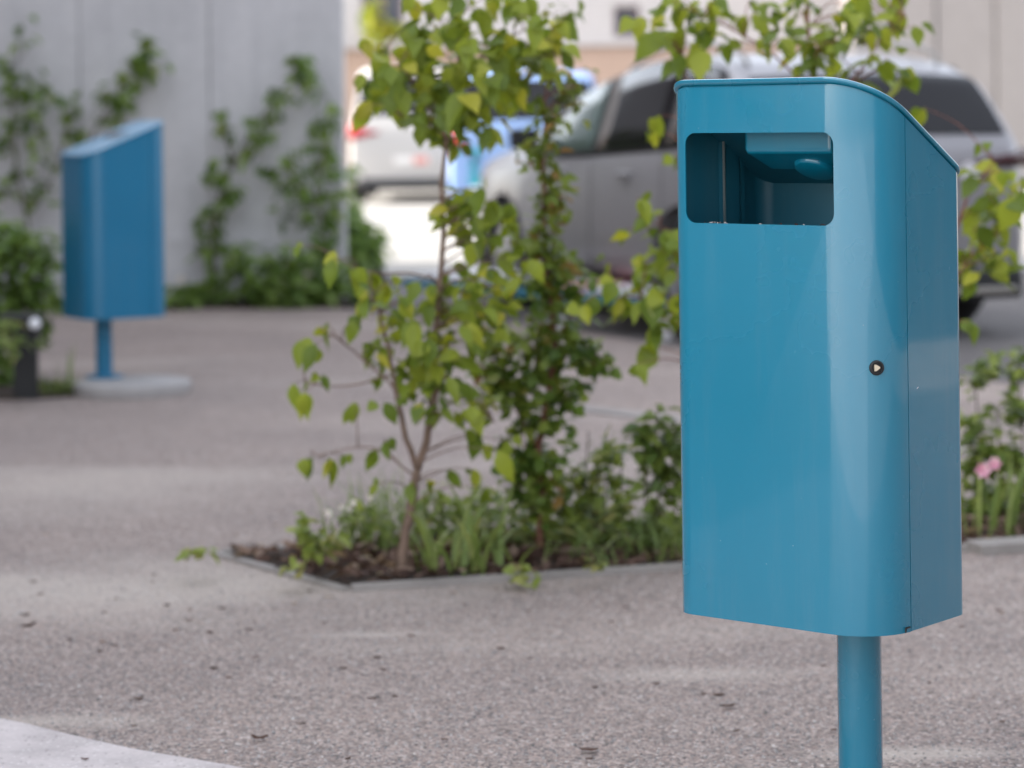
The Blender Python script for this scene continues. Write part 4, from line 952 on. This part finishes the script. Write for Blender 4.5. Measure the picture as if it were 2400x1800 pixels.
p.d = 11.5; p.blades(140, 925, 40, .1, .01, spread=.05, lean=.8); p.blades(140, 924, 5, .28, .014, spread=.03, lean=.15); p.blades(130, 924, 30, .1, .01, spread=.06, lean=.8)
p.done('weed', 'green weeds between the bollard light and the round slab', 'weed', M['grass'], M['stemG'], 'blades')
p = Plant(68, 19.0)
for x, y, rx, ry, n in ((835, 555, 55, 45, 220), (850, 590, 50, 30, 120), (815, 500, 26, 40, 60), (790, 430, 30, 60, 60), (830, 620, 50, 20, 70)): p.cloud(x, y, rx, ry, n, .13, .08, depth=.6, tint=(0, .7), twigs=0)
p.done('low_shrub', 'dark shrubs past the end of the concrete wall, beside the sunlit pavement', 'shrub', M['leafBG'], M['stemG'])
p = Plant(69, 44.2)
for x, y, rx, ry, n in ((895, 70, 55, 26, 150), (875, 30, 26, 34, 50)): p.cloud(x, y, rx, ry, n, .2, .12, depth=.3, tint=(.7, 1), twigs=0)
p.done('window_shrub', 'yellow-green bush below the far window of the cream building', 'shrub', M['leafA'], M['stemG'])

# ------------------------------------------------------------------ scraps lying on the path
R_ = random.Random(77)
def scrap(name, x, y, sz, t, label, cat, group=None, m='bark', flat=.4):
    c = G(x, y); mb = MB(); k = 7; a0 = R_.uniform(0, 6.3)
    el = R_.uniform(.35, .6); ax = Matrix.Rotation(R_.gauss(0, .4), 3, 'Z')
    top_ = []; bot = []
    for i in range(k):
        a = a0 + 2 * pi * i / k; r = sz * R_.uniform(.75, 1.15)
        v = ax @ Vector((cos(a) * r, sin(a) * r * el, 0)); h = flat * sz * (abs(cos(a)) ** 2) * R_.uniform(.4, 1.0)
        top_.append(v + Vector((0, 0, .002 + h))); bot.append(v * .96 + Vector((0, 0, .001 + h * .6)))
    cen = Vector((0, 0, .003 + flat * sz * .12))
    vs = top_ + [cen] + bot + [Vector((0, 0, .0005))]
    fs = [(i, (i + 1) % k, k) for i in range(k)] + [(k + 1 + (i + 1) % k, k + 1 + i, 2 * k + 1) for i in range(k)] + [(i, k + 1 + i, k + 1 + (i + 1) % k, (i + 1) % k) for i in range(k)]
    mb.add(vs, fs, t); o = mb.obj(name, M[m], tint=True); o.location = (c.x, c.y, .001 if y < 1650 else .005)
    return tag(o, label, cat, group)
scrap('bark_chip', 608, 1738, .020, .25, 'dark curled bark chip lying alone near the concrete apron', 'bark chip', flat=.55)
scrap('bark_chip', 66, 1468, .024, .2, 'largest dark bark chip at the left of the path', 'bark chip')
scrap('bark_chip', 326, 1640, .011, .15, 'small dark bark chip above the corner of the concrete apron', 'bark chip')
scrap('bark_chip', 1706, 1661, .018, .1, 'thin dark twig scrap left of the bin pole', 'bark chip', flat=.15)
scrap('dry_leaf', 1382, 1765, .020, .3, 'brown shrivelled leaf near the bottom edge of the path', 'dry leaf', flat=.3)
scrap('pale_leaf', 770, 1400, .016, .97, 'whitish scrap just below the corner of the mulch bed', 'leaf scrap', flat=.1)
grp = 'dark bark scraps scattered over the path'
for x, y, s_z in ((95, 1394, .012), (60, 1443, .013), (273, 1405, .009), (358, 1366, .008), (390, 1420, .013), (445, 1432, .010), (443, 1455, .013), (522, 1427, .014), (493, 1483, .015), (585, 1477, .015), (596, 1461, .010), (247, 1437, .010), (410, 1478, .010), (163, 1500, .009), (235, 1529, .010), (265, 1514, .009), (502, 1568, .011), (538, 1590, .010), (600, 1541, .009), (725, 1387, .013), (963, 1492, .013), (1088, 1420, .010), (1175, 1521, .014), (884, 1543, .011), (898, 1571, .009), (804, 1568, .012), (873, 1638, .013), (926, 1634, .012), (707, 1704, .012), (1042, 1740, .010), (1238, 1434, .010), (1466, 1425, .013), (1433, 1459, .013), (1244, 1546, .012), (1395, 1612, .010), (1649, 1629, .009), (1684, 1631, .016), (1538, 1604, .009), (1727, 1720, .009), (1954, 1718, .010), (2177, 1602, .009), (2340, 1432, .012), (2350, 1698, .010), (2255, 1470, .010), (315, 1709, .008), (200, 1787, .010), (815, 1786, .013), (1382, 1786, .010), (360, 1350, .010), (78, 1365, .012), (1930, 1562, .009), (760, 1460, .008)):
    scrap('bark_scrap', x, y, s_z * R_.uniform(.65, 1.0), R_.uniform(.05, .4), 'small dark scrap of bark lying loose on the grey path', 'bark scrap', grp, flat=R_.uniform(.15, .45))
g2 = 'tan leaf scraps scattered over the path'
for x, y, s_z in ((240, 1505, .011), (108, 1252, .010), (590, 1200, .010), (660, 1202, .010), (1065, 1391, .013), (2350, 1438, .012), (690, 1416, .008), (412, 1478, .009), (555, 1255, .010), (648, 1230, .011)):
    scrap('leaf_scrap', x, y, s_z, R_.uniform(.75, .95), 'small tan scrap of dry leaf lying on the grey path', 'leaf scrap', g2, flat=.12)
# loose grit of the path surface where the lens resolves it
mb = MB()
for i in range(9000):
    d_ = 4.3 + (R_.random() ** 1.5) * 3.0; x = R_.uniform(-.215, .215) * d_; p = Vector((x, d_, 0))
    if in_poly(p, bed) or in_poly(p, [(q[0], q[1]) for q in ccw(ap)]): continue
    s_ = R_.uniform(.0015, .0042); a = R_.uniform(0, 6.3)
    vs = [p + Vector((cos(a + k * 2 * pi / 5) * s_ * R_.uniform(.7, 1.2), sin(a + k * 2 * pi / 5) * s_ * R_.uniform(.7, 1.2), -.0005)) for k in range(5)]
    vs += [p + (v - p) * .6 + Vector((0, 0, s_ * R_.uniform(.5, .9))) for v in vs]
    mb.add(vs, [(5, 6, 7, 8, 9)] + [(k, (k + 1) % 5, 5 + (k + 1) % 5, 5 + k) for k in range(5)], R_.random())
M['grit'] = mat('grit', (.3, .29, .28), .85, spec=.25)
a_ = N(M['grit'], 'ShaderNodeAttribute'); a_.attribute_name = 'tint'
L(M['grit'], ramp(M['grit'], a_.outputs['Fac'], [(0, (.12, .115, .115)), (.5, (.26, .245, .24)), (.9, (.36, .34, .33)), (1, (.5, .48, .46))]), BS(M['grit']).inputs['Base Color'])
tag(mb.obj('loose_grit', M['grit'], tint=True), 'fine loose grit on the surface of the path', 'grit', kind='stuff')
